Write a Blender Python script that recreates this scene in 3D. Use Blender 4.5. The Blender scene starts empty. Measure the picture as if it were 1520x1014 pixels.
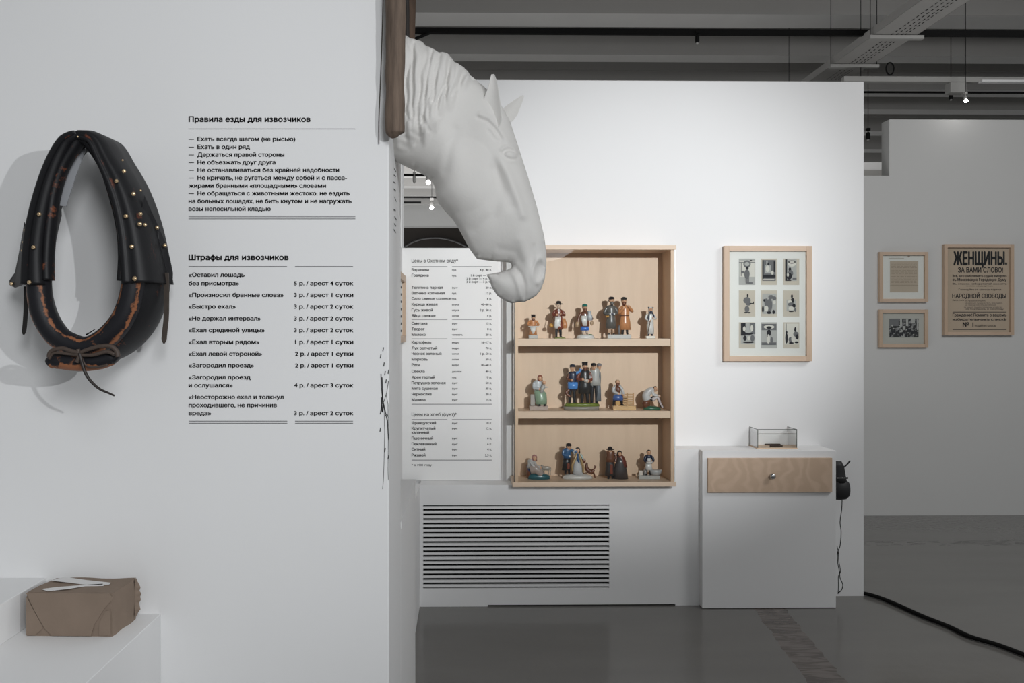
import bpy, bmesh, math, random
import numpy as np
from mathutils import Vector, Matrix
from mathutils.geometry import delaunay_2d_cdt
random.seed(7)
S = bpy.context.scene
C = S.collection
# ------------------------------------------------------------------ camera
F, CX, HY, TH, CZ = 1180.0, 706.5, 493.0, math.radians(0.8), 1.5
cam = bpy.data.objects.new('camera', bpy.data.cameras.new('camera'))
C.objects.link(cam); S.camera = cam
cam.location = (0, 0, CZ); cam.rotation_euler = (math.pi/2, 0, -TH)
cam.data.sensor_fit = 'HORIZONTAL'; cam.data.sensor_width = 36
cam.data.lens = F*36/1520
cam.data.shift_x = (760-CX)/1520; cam.data.shift_y = -(507-HY)/1520
cam.data.clip_start = 0.02; cam.data.clip_end = 100
# ------------------------------------------------------------------ world, lamps, exposure
S.view_settings.view_transform = 'Standard'; S.view_settings.look = 'None'
S.view_settings.gamma = 1; S.view_settings.use_curve_mapping = False
S.view_settings.exposure = 0.0
w = bpy.data.worlds.new('world'); S.world = w; w.use_nodes = True
w.node_tree.nodes['Background'].inputs[0].default_value = (0.95, 0.98, 1.0, 1)
w.node_tree.nodes['Background'].inputs[1].default_value = 0.27
def spot(name, loc, target, watt, angle, blend, radius=0.03, col=(1, .98, .95)):
    l = bpy.data.lights.new(name, 'SPOT'); l.energy = watt; l.spot_size = math.radians(angle)
    l.spot_blend = blend; l.shadow_soft_size = radius; l.color = col
    o = bpy.data.objects.new(name, l); C.objects.link(o); o.location = loc
    o.rotation_euler = (Vector(target)-Vector(loc)).to_track_quat('-Z', 'Y').to_euler()
    return o
def area(name, loc, target, watt, sx, sy, col=(1, 1, 1)):
    l = bpy.data.lights.new(name, 'AREA'); l.energy = watt; l.shape = 'RECTANGLE'; l.size = sx; l.size_y = sy; l.color = col
    o = bpy.data.objects.new(name, l); C.objects.link(o); o.location = loc
    o.rotation_euler = (Vector(target)-Vector(loc)).to_track_quat('-Z', 'Y').to_euler()
    return o
spot('cabinet_spot_lamp', (1.78, -0.9, 2.63), (0.90, 4.5, 1.90), 900, 36, 1.0, 0.025, (.97, .985, 1))
spot('collar_spot_lamp', (2.0, -0.9, 2.1), (-0.7, 2.15, 1.75), 165, 55, 1.0, 0.02, (.96, .98, 1))
spot('near_wall_flood', (1.0, -1.6, 3.0), (-1.15, 2.15, 1.45), 275, 66, 1.0, 0.6, (.96, .98, 1))
area('right_room_fill', (3.9, 2.6, 3.4), (3.7, 6.5, .6), 48, 1.5, 1.0)  # area light added out of view to brighten the far right wall
area('ceiling_bounce_fill', (0.0, 5.5, .5), (0.0, 4.3, 4.4), 34, 5, 1.2)  # unseen area light added in place of light bounced up onto the beams
# ------------------------------------------------------------------ pixel <-> world
def ray(u, v):
    a = (u-CX)/F; c, s = math.cos(TH), math.sin(TH)
    return a*c+s, -a*s+c, -(v-HY)/F
def PY(u, v, Y):
    x, y, z = ray(u, v); t = Y/y
    return Vector((x*t, Y, CZ+z*t))
def PX(u, v, X):
    x, y, z = ray(u, v); t = X/x
    return Vector((X, y*t, CZ+z*t))
def PZ(u, v, Z):
    x, y, z = ray(u, v); t = (Z-CZ)/z
    return Vector((x*t, y*t, Z))
# ------------------------------------------------------------------ materials
MC = {}
def nodes(name):
    m = bpy.data.materials.new(name); m.use_nodes = True
    nt = m.node_tree; b = nt.nodes['Principled BSDF']
    return m, nt, b
def mat(name, col, rough=0.6, spec=0.5, metal=0, noise=0.0, nscale=20, bump=0.0, bscale=200, coat=0):
    if name in MC: return MC[name]
    m, nt, b = nodes(name); N, L = nt.nodes.new, nt.links.new
    b.inputs['Roughness'].default_value = rough; b.inputs['Metallic'].default_value = metal
    b.inputs['Specular IOR Level'].default_value = spec; b.inputs['Coat Weight'].default_value = coat
    tc = N('ShaderNodeTexCoord')
    if noise:
        n = N('ShaderNodeTexNoise'); n.inputs['Scale'].default_value = nscale; n.inputs['Detail'].default_value = 6
        L(tc.outputs['Object'], n.inputs['Vector'])
        r = N('ShaderNodeMix'); r.data_type = 'RGBA'
        r.inputs['A'].default_value = (*[max(0, c*(1-noise)) for c in col], 1)
        r.inputs['B'].default_value = (*[min(1, c*(1+noise)) for c in col], 1)
        L(n.outputs['Fac'], r.inputs['Factor']); L(r.outputs['Result'], b.inputs['Base Color'])
    else: b.inputs['Base Color'].default_value = (*col, 1)
    if bump:
        n2 = N('ShaderNodeTexNoise'); n2.inputs['Scale'].default_value = bscale; n2.inputs['Detail'].default_value = 4
        L(tc.outputs['Object'], n2.inputs['Vector'])
        bp = N('ShaderNodeBump'); bp.inputs['Strength'].default_value = bump; bp.inputs['Distance'].default_value = 0.002
        L(n2.outputs['Fac'], bp.inputs['Height']); L(bp.outputs['Normal'], b.inputs['Normal'])
    MC[name] = m; return m
def wood(name, col, dark, scale=(3, 3, 40), rough=0.5, waves=False, contrast=1.0):
    if name in MC: return MC[name]
    m, nt, b = nodes(name); N, L = nt.nodes.new, nt.links.new
    tc = N('ShaderNodeTexCoord'); mp = N('ShaderNodeMapping'); mp.inputs['Scale'].default_value = scale
    L(tc.outputs['Object'], mp.inputs['Vector'])
    n = N('ShaderNodeTexNoise'); n.inputs['Scale'].default_value = 1.0; n.inputs['Detail'].default_value = 8; n.inputs['Roughness'].default_value = .65
    L(mp.outputs['Vector'], n.inputs['Vector']); fac = n.outputs['Fac']
    if waves:
        wv = N('ShaderNodeTexWave'); wv.inputs['Scale'].default_value = 1.2; wv.inputs['Distortion'].default_value = 14; wv.inputs['Detail'].default_value = 2
        wv.inputs['Detail Scale'].default_value = 1.2
        L(mp.outputs['Vector'], wv.inputs['Vector'])
        mx = N('ShaderNodeMath'); mx.operation = 'MULTIPLY'; L(fac, mx.inputs[0]); L(wv.outputs['Fac'], mx.inputs[1]); fac = mx.outputs[0]
    cr = N('ShaderNodeValToRGB'); cr.color_ramp.elements[0].position = .5-.3/contrast; cr.color_ramp.elements[1].position = .5+.3/contrast
    cr.color_ramp.elements[0].color = (*dark, 1); cr.color_ramp.elements[1].color = (*col, 1)
    L(fac, cr.inputs['Fac']); L(cr.outputs['Color'], b.inputs['Base Color'])
    b.inputs['Roughness'].default_value = rough
    bp = N('ShaderNodeBump'); bp.inputs['Strength'].default_value = .15; bp.inputs['Distance'].default_value = .001
    L(n.outputs['Fac'], bp.inputs['Height']); L(bp.outputs['Normal'], b.inputs['Normal'])
    MC[name] = m; return m
def glass(name='clear_glass', tint=(.97, .985, .98)):
    if name in MC: return MC[name]
    m = bpy.data.materials.new(name); m.use_nodes = True; nt = m.node_tree; nt.nodes.clear()
    N, L = nt.nodes.new, nt.links.new
    o = N('ShaderNodeOutputMaterial'); t = N('ShaderNodeBsdfTransparent'); t.inputs[0].default_value = (*tint, 1)
    g = N('ShaderNodeBsdfGlossy'); g.inputs['Roughness'].default_value = 0.01
    f = N('ShaderNodeFresnel'); f.inputs['IOR'].default_value = 1.45; x = N('ShaderNodeMixShader')
    L(f.outputs[0], x.inputs[0]); L(t.outputs[0], x.inputs[1]); L(g.outputs[0], x.inputs[2]); L(x.outputs[0], o.inputs[0])
    MC[name] = m; return m
def emit(name, col, s):
    m = bpy.data.materials.new(name); m.use_nodes = True; b = m.node_tree.nodes['Principled BSDF']
    b.inputs['Emission Color'].default_value = (*col, 1); b.inputs['Emission Strength'].default_value = s; return m
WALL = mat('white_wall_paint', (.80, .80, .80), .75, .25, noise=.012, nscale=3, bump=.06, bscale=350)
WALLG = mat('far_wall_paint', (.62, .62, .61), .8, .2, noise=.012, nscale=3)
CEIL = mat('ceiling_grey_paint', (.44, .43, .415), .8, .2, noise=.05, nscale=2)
BEAM_LIT = mat('beam_underside_lit', (.86, .85, .83), .7, .3, noise=.06, nscale=3)  # paler than the ceiling: light from below put into the underside colour
BLACK = mat('black_metal', (.008, .008, .008), .8, .15)
INK = mat('black_vinyl_print', (.018, .018, .02), .6, .3)
INKG = mat('dark_grey_ink', (.07, .07, .075), .7, .2)
RULE = mat('grey_rule_ink', (.12, .12, .125), .7, .2)
PLY = wood('birch_plywood', (.72, .545, .395), (.60, .435, .30), (14, 14, 2.0))
PLYX = wood('birch_plywood_edge', (.70, .55, .42), (.58, .44, .32), (3, 8, 40))
OAK = wood('picture_frame_oak', (.60, .45, .33), (.47, .34, .24), (20, 20, 3))
OAKX = wood('picture_frame_oak_rail', (.64, .49, .37), (.50, .36, .26), (3, 20, 20))
GLASS = glass()
STEEL = mat('brushed_steel', (.55, .55, .55), .25, metal=1)
# ------------------------------------------------------------------ mesh helpers
def link(name, me, m, parent=None, smooth=False):
    o = bpy.data.objects.new(name, me); C.objects.link(o)
    if m is not None:
        for k in (m if isinstance(m, (list, tuple)) else [m]): me.materials.append(k)
    if smooth:
        for p in me.polygons: p.use_smooth = True
    if parent is not None:
        o.parent = parent; o.matrix_parent_inverse = Matrix.Translation(-Vector(parent.location))if parent.parent is None else Matrix.Identity(4)
    return o
def bmobj(name, bm, m, parent=None, smooth=False):
    bmesh.ops.recalc_face_normals(bm, faces=bm.faces[:])
    me = bpy.data.meshes.new(name); bm.to_mesh(me); bm.free()
    return link(name, me, m, parent, smooth)
def box(bm, a, b, bev=0.0, mi=0):
    x0, x1 = sorted((a[0], b[0])); y0, y1 = sorted((a[1], b[1])); z0, z1 = sorted((a[2], b[2]))
    vs = [bm.verts.new(p) for p in ((x0,y0,z0),(x1,y0,z0),(x1,y1,z0),(x0,y1,z0),(x0,y0,z1),(x1,y0,z1),(x1,y1,z1),(x0,y1,z1))]
    fs = [bm.faces.new([vs[i] for i in q]) for q in ((0,3,2,1),(4,5,6,7),(0,1,5,4),(1,2,6,5),(2,3,7,6),(3,0,4,7))]
    for f in fs: f.material_index = mi
    if bev:
        es = list({e for f in fs for e in f.edges})
        bmesh.ops.bevel(bm, geom=es, offset=bev, segments=2, affect='EDGES', profile=.5)
def boxobj(name, a, b, m, parent=None, bev=0.0):
    bm = bmesh.new(); box(bm, a, b, bev); return bmobj(name, bm, m, parent)
def spline(pts, n=6):
    P = [Vector(p) for p in pts]; out = []
    for i in range(len(P)-1):
        p0, p1, p2, p3 = P[max(i-1, 0)], P[i], P[i+1], P[min(i+2, len(P)-1)]
        for k in range(n):
            t = k/n
            out.append(.5*((2*p1)+(-p0+p2)*t+(2*p0-5*p1+4*p2-p3)*t*t+(-p0+3*p1-3*p2+p3)*t**3))
    out.append(P[-1]); return out
def tube(bm, pts, rad, seg=10, cap=True, sq=None):
    """round tube; rad number, list, or list of (a,b) with section a along side, b along up"""
    P = [Vector(p) for p in pts]; n = len(P); rings = []; prev = None
    R = rad if isinstance(rad, (list, tuple)) else [rad]*n
    if len(R) != n:
        R = [R[min(int(i*(len(R)-1)/(n-1)), len(R)-2)]*(1-(i*(len(R)-1)/(n-1)) % 1 if i < n-1 else 0)+R[min(int(i*(len(R)-1)/(n-1)), len(R)-2)+1]*((i*(len(R)-1)/(n-1)) % 1 if i < n-1 else 1) for i in range(n)]
    for i in range(n):
        t = (P[min(i+1, n-1)]-P[max(i-1, 0)]).normalized()
        if prev is None:
            up = Vector((0, 1, 0)) if abs(t.y) < .9 else Vector((1, 0, 0))
        else: up = prev
        side = t.cross(up).normalized(); up = side.cross(t).normalized(); prev = up
        a = R[i]; b = R[i]*(sq or 1)
        rings.append([bm.verts.new(P[i]+side*(a*math.cos(2*math.pi*k/seg))+up*(b*math.sin(2*math.pi*k/seg))) for k in range(seg)])
    for i in range(n-1):
        for k in range(seg):
            bm.faces.new((rings[i][k], rings[i][(k+1) % seg], rings[i+1][(k+1) % seg], rings[i+1][k]))
    if cap:
        bm.faces.new(rings[0][::-1]); bm.faces.new(rings[-1])
def tubeobj(name, pts, rad, m, parent=None, seg=10, sq=None):
    bm = bmesh.new(); tube(bm, pts, rad, seg, sq=sq); return bmobj(name, bm, m, parent, True)
def loft(bm, rings, seg=16, T=None):
    """rings: (z, cx, cy, rx, ry); T maps local -> Vector"""
    T = T or (lambda x, y, z: (x, y, z)); R = []
    for (z, cx, cy, rx, ry) in rings:
        R.append([bm.verts.new(T(cx+rx*math.cos(2*math.pi*k/seg), cy+ry*math.sin(2*math.pi*k/seg), z)) for k in range(seg)])
    for i in range(len(R)-1):
        for k in range(seg): bm.faces.new((R[i][k], R[i][(k+1) % seg], R[i+1][(k+1) % seg], R[i+1][k]))
    bm.faces.new(R[0][::-1]); bm.faces.new(R[-1])
def ball(bm, c, r, seg=12, T=None):
    rx, ry, rz = r if isinstance(r, (tuple, list)) else (r, r, r)
    loft(bm, [(c[2]-rz*math.cos(math.pi*i/8), c[0], c[1], max(rx*math.sin(math.pi*i/8), rx*.06), max(ry*math.sin(math.pi*i/8), ry*.06)) for i in range(9)], seg, T)
def thing(name, loc, label, cat, group=None):
    o = bpy.data.objects.new(name, None); o.empty_display_size = .05; C.objects.link(o); o.location = loc
    o['label'] = label; o['category'] = cat
    if group: o['group'] = group
    bpy.context.view_layer.update()
    return o
def tag(o, label, cat, group=None):
    o['label'] = label; o['category'] = cat
    if group: o['group'] = group
    return o
def struct(o): o['kind'] = 'structure'; return o
def quadbox(bm, u0, v0, u1, v1, Yf, depth, bev=0):   # box whose front face fills pixel rect on plane Yf
    a = PY(u0, v1, Yf); b = PY(u1, v0, Yf); box(bm, (a.x, Yf, a.z), (b.x, Yf+depth, b.z), bev)
def qobj(name, u0, v0, u1, v1, Yf, depth, m, parent=None, bev=0):
    bm = bmesh.new(); quadbox(bm, u0, v0, u1, v1, Yf, depth, bev); return bmobj(name, bm, m, parent)
def poly2d(bm, pts, Y, depth=0.0006, mi=0):   # flat printed shape, pixel outline
    vs = [bm.verts.new(PY(u, v, Y)) for u, v in pts]
    try: f = bm.faces.new(vs); f.material_index = mi
    except ValueError: pass
# text
_tc = {}
def text_verts(s, weight):
    k = (s, weight)
    if k in _tc: return _tc[k]
    cu = bpy.data.curves.new('t', 'FONT'); cu.body = s; cu.size = 1; cu.resolution_u = 2; cu.fill_mode = 'NONE'
    ob = bpy.data.objects.new('t', cu); C.objects.link(ob)
    dg = bpy.context.evaluated_depsgraph_get(); me = bpy.data.meshes.new_from_object(ob.evaluated_get(dg))
    co = [tuple(v.co) for v in me.vertices]; nb = {}
    for e in me.edges:
        a, b = e.vertices; nb.setdefault(a, []).append(b); nb.setdefault(b, []).append(a)
    seen, loops = set(), []
    for v in range(len(co)):            # outlines come in order, one closed ring each
        if v in seen or v not in nb: continue
        ring = [v]; seen.add(v); nx = v+1 if v+1 in nb[v] else nb[v][0]
        while nx not in seen:
            ring.append(nx); seen.add(nx); c = [q for q in nb[nx] if q not in seen]
            if not c: break
            nx = c[0]
        if len(ring) > 2: loops.append([co[q] for q in ring])
    loops = [[p for k, p in enumerate(r) if math.hypot(p[0]-r[k-1][0], p[1]-r[k-1][1]) > 1e-4] for r in loops]
    loops = [r for r in loops if len(r) > 2]
    vs, fs = [], []
    if loops:      # triangulate everything, keep what the outlines wind around (non-zero rule)
        P_ = [Vector(p[:2]) for r in loops for p in r]; E_ = []; b = 0
        for r in loops: E_ += [(b+k, b+(k+1) % len(r)) for k in range(len(r))]; b += len(r)
        A_ = np.array([P_[e[0]] for e in E_]); B_ = np.array([P_[e[1]] for e in E_])
        V_, _, T_, *_r = delaunay_2d_cdt(P_, E_, [], 0, 1e-6)
        for t in T_:
            cx, cy = sum(V_[k].x for k in t)/len(t), sum(V_[k].y for k in t)/len(t)
            side = (B_[:, 0]-A_[:, 0])*(cy-A_[:, 1])-(cx-A_[:, 0])*(B_[:, 1]-A_[:, 1])
            if ((A_[:, 1] <= cy) & (B_[:, 1] > cy) & (side > 0)).sum() != ((A_[:, 1] > cy) & (B_[:, 1] <= cy) & (side < 0)).sum(): fs.append(tuple(t))
        vs = [(p.x, p.y, 0) for p in V_]
    if weight > 0:     # heavier strokes: the outline repeated with small shifts
        v0, f0 = vs, fs; vs, fs = [], []
        for dx, dy in ((-1, 0), (1, 0), (0, .7), (0, -.7)):
            b = len(vs); vs += [(v[0]+dx*weight, v[1]+dy*weight, 0) for v in v0]; fs += [tuple(b+i for i in f) for f in f0]
    bpy.data.objects.remove(ob); bpy.data.curves.remove(cu); bpy.data.meshes.remove(me)
    _tc[k] = (vs, fs); return _tc[k]
def text_obj(name, items, Y, m, parent, weight=.012):
    """items: (string, u0, u1, baseline v, cap height px, align)"""
    V, Fc = [], []
    for (s, u0, u1, vb, cap, al) in items:
        vs, fs = text_verts(s, weight)
        if not vs: continue
        x0 = min(v[0] for v in vs); x1 = max(v[0] for v in vs); w_ = max(x1-x0, 1e-6)
        sc = cap/.727
        if al == 'F': sx = (u1-u0)/w_; ub = u0
        elif al == 'L': sx = sc; ub = u0
        else: sx = sc; ub = u1-w_*sc
        b = len(V)
        for v in vs: V.append(PY(ub+(v[0]-x0)*sx, vb-v[1]*sc, Y))
        Fc += [tuple(b+i for i in f) for f in fs]
    me = bpy.data.meshes.new(name); me.from_pydata(V, [], Fc); me.update()
    o = link(name, me, m, parent)
    if name == 'text_line': o['kind'] = 'stuff'
    return o
def rules(name, segs, Y, m, parent, h=.9):
    bm = bmesh.new()
    for (u0, u1, v) in segs: poly2d(bm, [(u0, v+h/2), (u1, v+h/2), (u1, v-h/2), (u0, v-h/2)], Y)
    o = bmobj(name, bm, m, parent); o['kind'] = 'stuff'; return o
# ================================================================== SETTING
YN = 2.15                                    # near text wall
XS = PY(577.5, 493, YN).x                    # its side face
YW = PZ(1262, 885, 0).y                      # exhibition wall
YC = PZ(980, 899, 0).y                       # radiator cover front
YP = PZ(1140, 903.5, 0).y                    # plinth front
YF = PZ(1400, 765, 0).y                      # far wall
ZC = 4.75                                    # ceiling slab
ZB = 4.4                                     # beam underside
def floor_mat():
    m, nt, b = nodes('polished_grey_concrete'); N, L = nt.nodes.new, nt.links.new
    tc = N('ShaderNodeTexCoord'); sp = N('ShaderNodeSeparateXYZ'); L(tc.outputs['Object'], sp.inputs[0])
    n = N('ShaderNodeTexNoise'); n.inputs['Scale'].default_value = 1.6; n.inputs['Detail'].default_value = 8
    mp = N('ShaderNodeMapping'); mp.inputs['Scale'].default_value = (.5, 2.2, 1); L(tc.outputs['Object'], mp.inputs[0]); L(mp.outputs[0], n.inputs['Vector'])
    r = N('ShaderNodeMix'); r.data_type = 'RGBA'; L(n.outputs['Fac'], r.inputs['Factor'])
    r.inputs['A'].default_value = (.135, .130, .122, 1); r.inputs['B'].default_value = (.19, .183, .172, 1)
    def M(op, a, b_, c=None):
        x = N('ShaderNodeMath'); x.operation = op
        for i, q in enumerate((a, b_, c)):
            if q is None: continue
            if isinstance(q, (int, float)): x.inputs[i].default_value = q
            else: L(q, x.inputs[i])
        return x.outputs[0]
    ne = N('ShaderNodeTexNoise'); ne.inputs['Scale'].default_value = 14; ne.inputs['Detail'].default_value = 6; L(tc.outputs['Object'], ne.inputs['Vector'])
    # joint strip running in depth
    p1, p2 = PZ(1143, 905, 0), PZ(1228, 1014, 0); k = (p1.x-p2.x)/(p1.y-p2.y)
    xs = M('SUBTRACT', sp.outputs[0], M('MULTIPLY_ADD', M('SUBTRACT', sp.outputs[1], p1.y), k, p1.x))
    xs = M('ADD', xs, M('MULTIPLY', M('SUBTRACT', ne.outputs['Fac'], .5), .05))
    band = M('LESS_THAN', M('ABSOLUTE', xs, None), .085)
    band = M('MULTIPLY', band, M('LESS_THAN', sp.outputs[1], YP+.02))
    st = N('ShaderNodeTexNoise'); st.inputs['Scale'].default_value = 3; st.inputs['Detail'].default_value = 8; st.inputs['Distortion'].default_value = 2.5
    mp2 = N('ShaderNodeMapping'); mp2.inputs['Scale'].default_value = (1.4, 6, 1); mp2.inputs['Rotation'].default_value = (0, 0, .5); L(tc.outputs['Object'], mp2.inputs[0]); L(mp2.outputs[0], st.inputs['Vector'])
    cr = N('ShaderNodeValToRGB'); cr.color_ramp.elements[0].position = .42; cr.color_ramp.elements[1].position = .6
    cr.color_ramp.elements[0].color = (.085, .070, .062, 1); cr.color_ramp.elements[1].color = (.16, .138, .125, 1); L(st.outputs['Fac'], cr.inputs[0])
    r2 = N('ShaderNodeMix'); r2.data_type = 'RGBA'; L(band, r2.inputs['Factor']); L(r.outputs['Result'], r2.inputs['A']); L(cr.outputs[0], r2.inputs['B'])
    # far crack line
    yc = PZ(1400, 806, 0).y
    cy = M('ABSOLUTE', M('SUBTRACT', sp.outputs[1], yc), None)
    crk = M('MULTIPLY', M('LESS_THAN', cy, .07), M('GREATER_THAN', st.outputs['Fac'], .56))
    r3 = N('ShaderNodeMix'); r3.data_type = 'RGBA'; L(crk, r3.inputs['Factor']); L(r2.outputs['Result'], r3.inputs['A']); r3.inputs['B'].default_value = (.06, .052, .047, 1)
    L(r3.outputs['Result'], b.inputs['Base Color'])
    b.inputs['Roughness'].default_value = .16; b.inputs['Specular IOR Level'].default_value = .5
    nb = N('ShaderNodeTexNoise'); nb.inputs['Scale'].default_value = 18; nb.inputs['Detail'].default_value = 3; L(tc.outputs['Object'], nb.inputs['Vector'])
    bp = N('ShaderNodeBump'); bp.inputs['Strength'].default_value = .10; bp.inputs['Distance'].default_value = .01
    L(nb.outputs['Fac'], bp.inputs['Height']); L(bp.outputs['Normal'], b.inputs['Normal'])
    return m
struct(boxobj('floor', (-9, -9, -.1), (12, 20, 0), floor_mat()))
struct(boxobj('ceiling', (-6, 1.5, ZC), (12, 20, ZC+.1), CEIL))
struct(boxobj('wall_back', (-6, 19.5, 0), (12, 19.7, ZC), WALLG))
# near wall: full-height block with lettering, low block stretching behind it
yne = PX(595, 493, XS).y
struct(boxobj('wall_left', (-4, YN, 0), (XS, yne, 3.4), WALL, bev=.004))
zl = PX(615.5, 714.5, XS).z; yl = PX(616.5, 700, XS).y
LB = boxobj('wall_low', (-1.2, yne, 0), (XS, yl, zl-.02), WALL); struct(LB)
lt = boxobj('ledge_top', (-1.2, yne, zl-.02), (XS+.002, yl, zl), WALL, LB)
# exhibition wall with opening
uo0, uo1, vo0, vo1 = 597, 706, 196, 368
XA, XB = -3.0, PY(1282, 500, YW).x
ZT = PY(1000, 120, YW).z
oa, ob_ = PY(uo0, vo1, YW), PY(uo1, vo0, YW)
bm = bmesh.new(); TW = .12
for a, b in (((XA, 0), (oa.x, ZT)), ((ob_.x, 0), (XB, ZT)), ((oa.x, 0), (ob_.x, oa.z)), ((oa.x, ob_.z), (ob_.x, ZT))):
    box(bm, (a[0], YW, a[1]), (b[0], YW+TW, b[1]))
bmesh.ops.remove_doubles(bm, verts=bm.verts[:], dist=1e-5)
struct(bmobj('wall_center', bm, WALL))
# side return wall left of the price board
XR = PY(597, 493, YW).x
struct(boxobj('wall_return', (XR-.1, 3.9, 0), (XR, YW, oa.z-.004), WALL))
# far wall with notch
n0, n1 = PY(1283, 261, YF), PY(1320, 177, YF)
bm = bmesh.new(); XE = PY(1150, 500, YF).x; zt = PY(1420, 177.5, YF).z
box(bm, (XE, YF, 0), (12, YF+.12, n0.z)); box(bm, (n1.x, YF, n0.z), (12, YF+.12, zt)); box(bm, (XE, YF, n0.z), (PY(1262, 200, YF).x, YF+.12, zt))
bmesh.ops.remove_doubles(bm, verts=bm.verts[:], dist=1e-5)
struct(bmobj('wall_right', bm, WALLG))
# ceiling beams
def yat(v, z): return (z-CZ)*F/(HY-v)
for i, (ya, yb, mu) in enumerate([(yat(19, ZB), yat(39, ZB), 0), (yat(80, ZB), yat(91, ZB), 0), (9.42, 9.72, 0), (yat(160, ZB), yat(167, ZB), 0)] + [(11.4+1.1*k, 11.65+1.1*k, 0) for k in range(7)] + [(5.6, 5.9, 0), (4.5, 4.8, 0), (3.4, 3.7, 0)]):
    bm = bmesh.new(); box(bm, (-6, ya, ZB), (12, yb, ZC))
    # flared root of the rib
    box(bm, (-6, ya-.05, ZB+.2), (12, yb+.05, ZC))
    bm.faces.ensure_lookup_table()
    o = bmobj('ceiling_beam', bm, [CEIL, BEAM_LIT]); struct(o)
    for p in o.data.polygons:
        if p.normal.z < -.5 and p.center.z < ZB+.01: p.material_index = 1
# ================================================================== PLINTH STEP (left)
zl1 = PY(239, 911, YN).z; xl1 = PY(239, 911, YN).x
zl2 = PY(70, 857.5, YN).z; xl2 = PY(69, 857.5, YN).x
led = thing('built_in_ledge', (xl1-.5, YN-.5, 0), 'white built-in stepped ledge under the horse collar, carrying the brown parcel', 'ledge')
boxobj('lower_step', (-2.6, .9, 0), (xl1, YN, zl1), WALL, led, bev=.0015)
boxobj('upper_step', (-2.6, .9, zl1), (xl2, YN, zl2), WALL, led, bev=.0015)
# ================================================================== RADIATOR COVER
vx0, vx1, vy0, vy1 = 628, 904.5, 749, 874
zc1 = PY(690, 720, YC).z; zc2 = PY(1020, 667, YC).z
xc0 = PY(623, 890, YC).x; xcm = PY(1002.5, 700, YC).x; xcf = PY(1038, 800, YC).x; xce = PY(1046, 800, YC).x
va, vb = PY(vx0, vy1, YC), PY(vx1, vy0, YC)
rc = thing('radiator_cover', ((xc0+xce)/2, YC+.05, 0), 'long white radiator cover with horizontal slots under the figurine cabinet', 'radiator cover')
bm = bmesh.new(); zg = .008
gx0, gx1 = PZ(724, 899, 0).x, PZ(1002.5, 899, 0).x
for (a, b) in (((xc0, 0), (va.x, zc1)), ((vb.x, zg), (xcm, zc1)), ((va.x, zg), (vb.x, va.z)), ((va.x, vb.z), (vb.x, zc1)), ((xcm, 0), (xcf, zc2-.012)), ((va.x, 0), (gx0, zg))):
    box(bm, (a[0], YC, a[1]), (b[0], YC+.018, b[1]))
box(bm, (xc0, YC+.018, zc1-.018), (xcm, YW, zc1)); box(bm, (xcm, YC, zc2-.012), (xce, YW, zc2)); box(bm, (xcf-.015, YC+.018, 0), (xcf, YW, zc2-.018))
box(bm, (xc0, YC+.018, 0), (xc0+.018, YW, zc1-.018)); box(bm, (xcm, YC+.018, zc1-.018), (xcm+.018, YW, zc2-.018))
bmobj('cover_panel', bm, WALL, rc)
boxobj('slot_shade_sheet', (xc0+.02, YC+.06, .002), (xcm-.01, YC+.065, zc1-.03), mat('vent_shade', (.01, .01, .01), .9), rc)  # near-black sheet that paints in the shade behind the slots
n = 19; pit = (vy1-vy0-2.0)/(n-1)
for i in range(n-1):
    t0 = vy0+1.9+i*pit+ .2; t1 = vy0+(i+1)*pit-.2
    a, b = PY(vx0, t1, YC), PY(vx1, t0, YC)
    boxobj('slat', (a.x, YC+.001, a.z), (b.x, YC+.016, b.z), WALL, rc)
# low return beside it
sx = PX(620, 920, -.245).x
struct(boxobj('trim_1', (XR, yl+.001, 0), (xc0, YC+.05, zc1), WALL))
# ================================================================== PLINTH WITH DRAWER
pa, pb = PY(1042.5, 903.5, YP), PY(1241, 669, YP)
pl = thing('display_plinth', ((pa.x+pb.x)/2, YP+.1, 0), 'white display plinth with a plywood drawer and steel knob, right of the radiator cover', 'plinth')
boxobj('plinth_body', (pa.x, YP, 0.003), (pb.x, YW, pb.z), WALL, pl, bev=.0015)
boxobj('plinth_foot', (pa.x+.01, YP+.012, 0), (pb.x-.01, YW, .004), BLACK, pl)
DRW = wood('drawer_plywood', (.68, .51, .38), (.55, .40, .285), (3.5, 3, 4.5), waves=True, contrast=.8)
da, db = PY(1051, 731.5, YP-.015), PY(1235.5, 680, YP-.015)
dr = boxobj('drawer_front', (da.x, YP-.015, da.z), (db.x, YP, db.z), DRW, pl, bev=.001)
kc = PY(1145, 706, YP-.015)
bm = bmesh.new()
loft(bm, [(0, 0, 0, .007, .007), (.01, 0, 0, .006, .006), (.014, 0, 0, .013, .013), (.02, 0, 0, .0165, .0165), (.027, 0, 0, .014, .014), (.031, 0, 0, .006, .006)], 20, lambda x, y, z: (kc.x+x, kc.y-z, kc.z+y))
k = bmobj('knob', bm, STEEL, None, True); k.parent = dr
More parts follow.
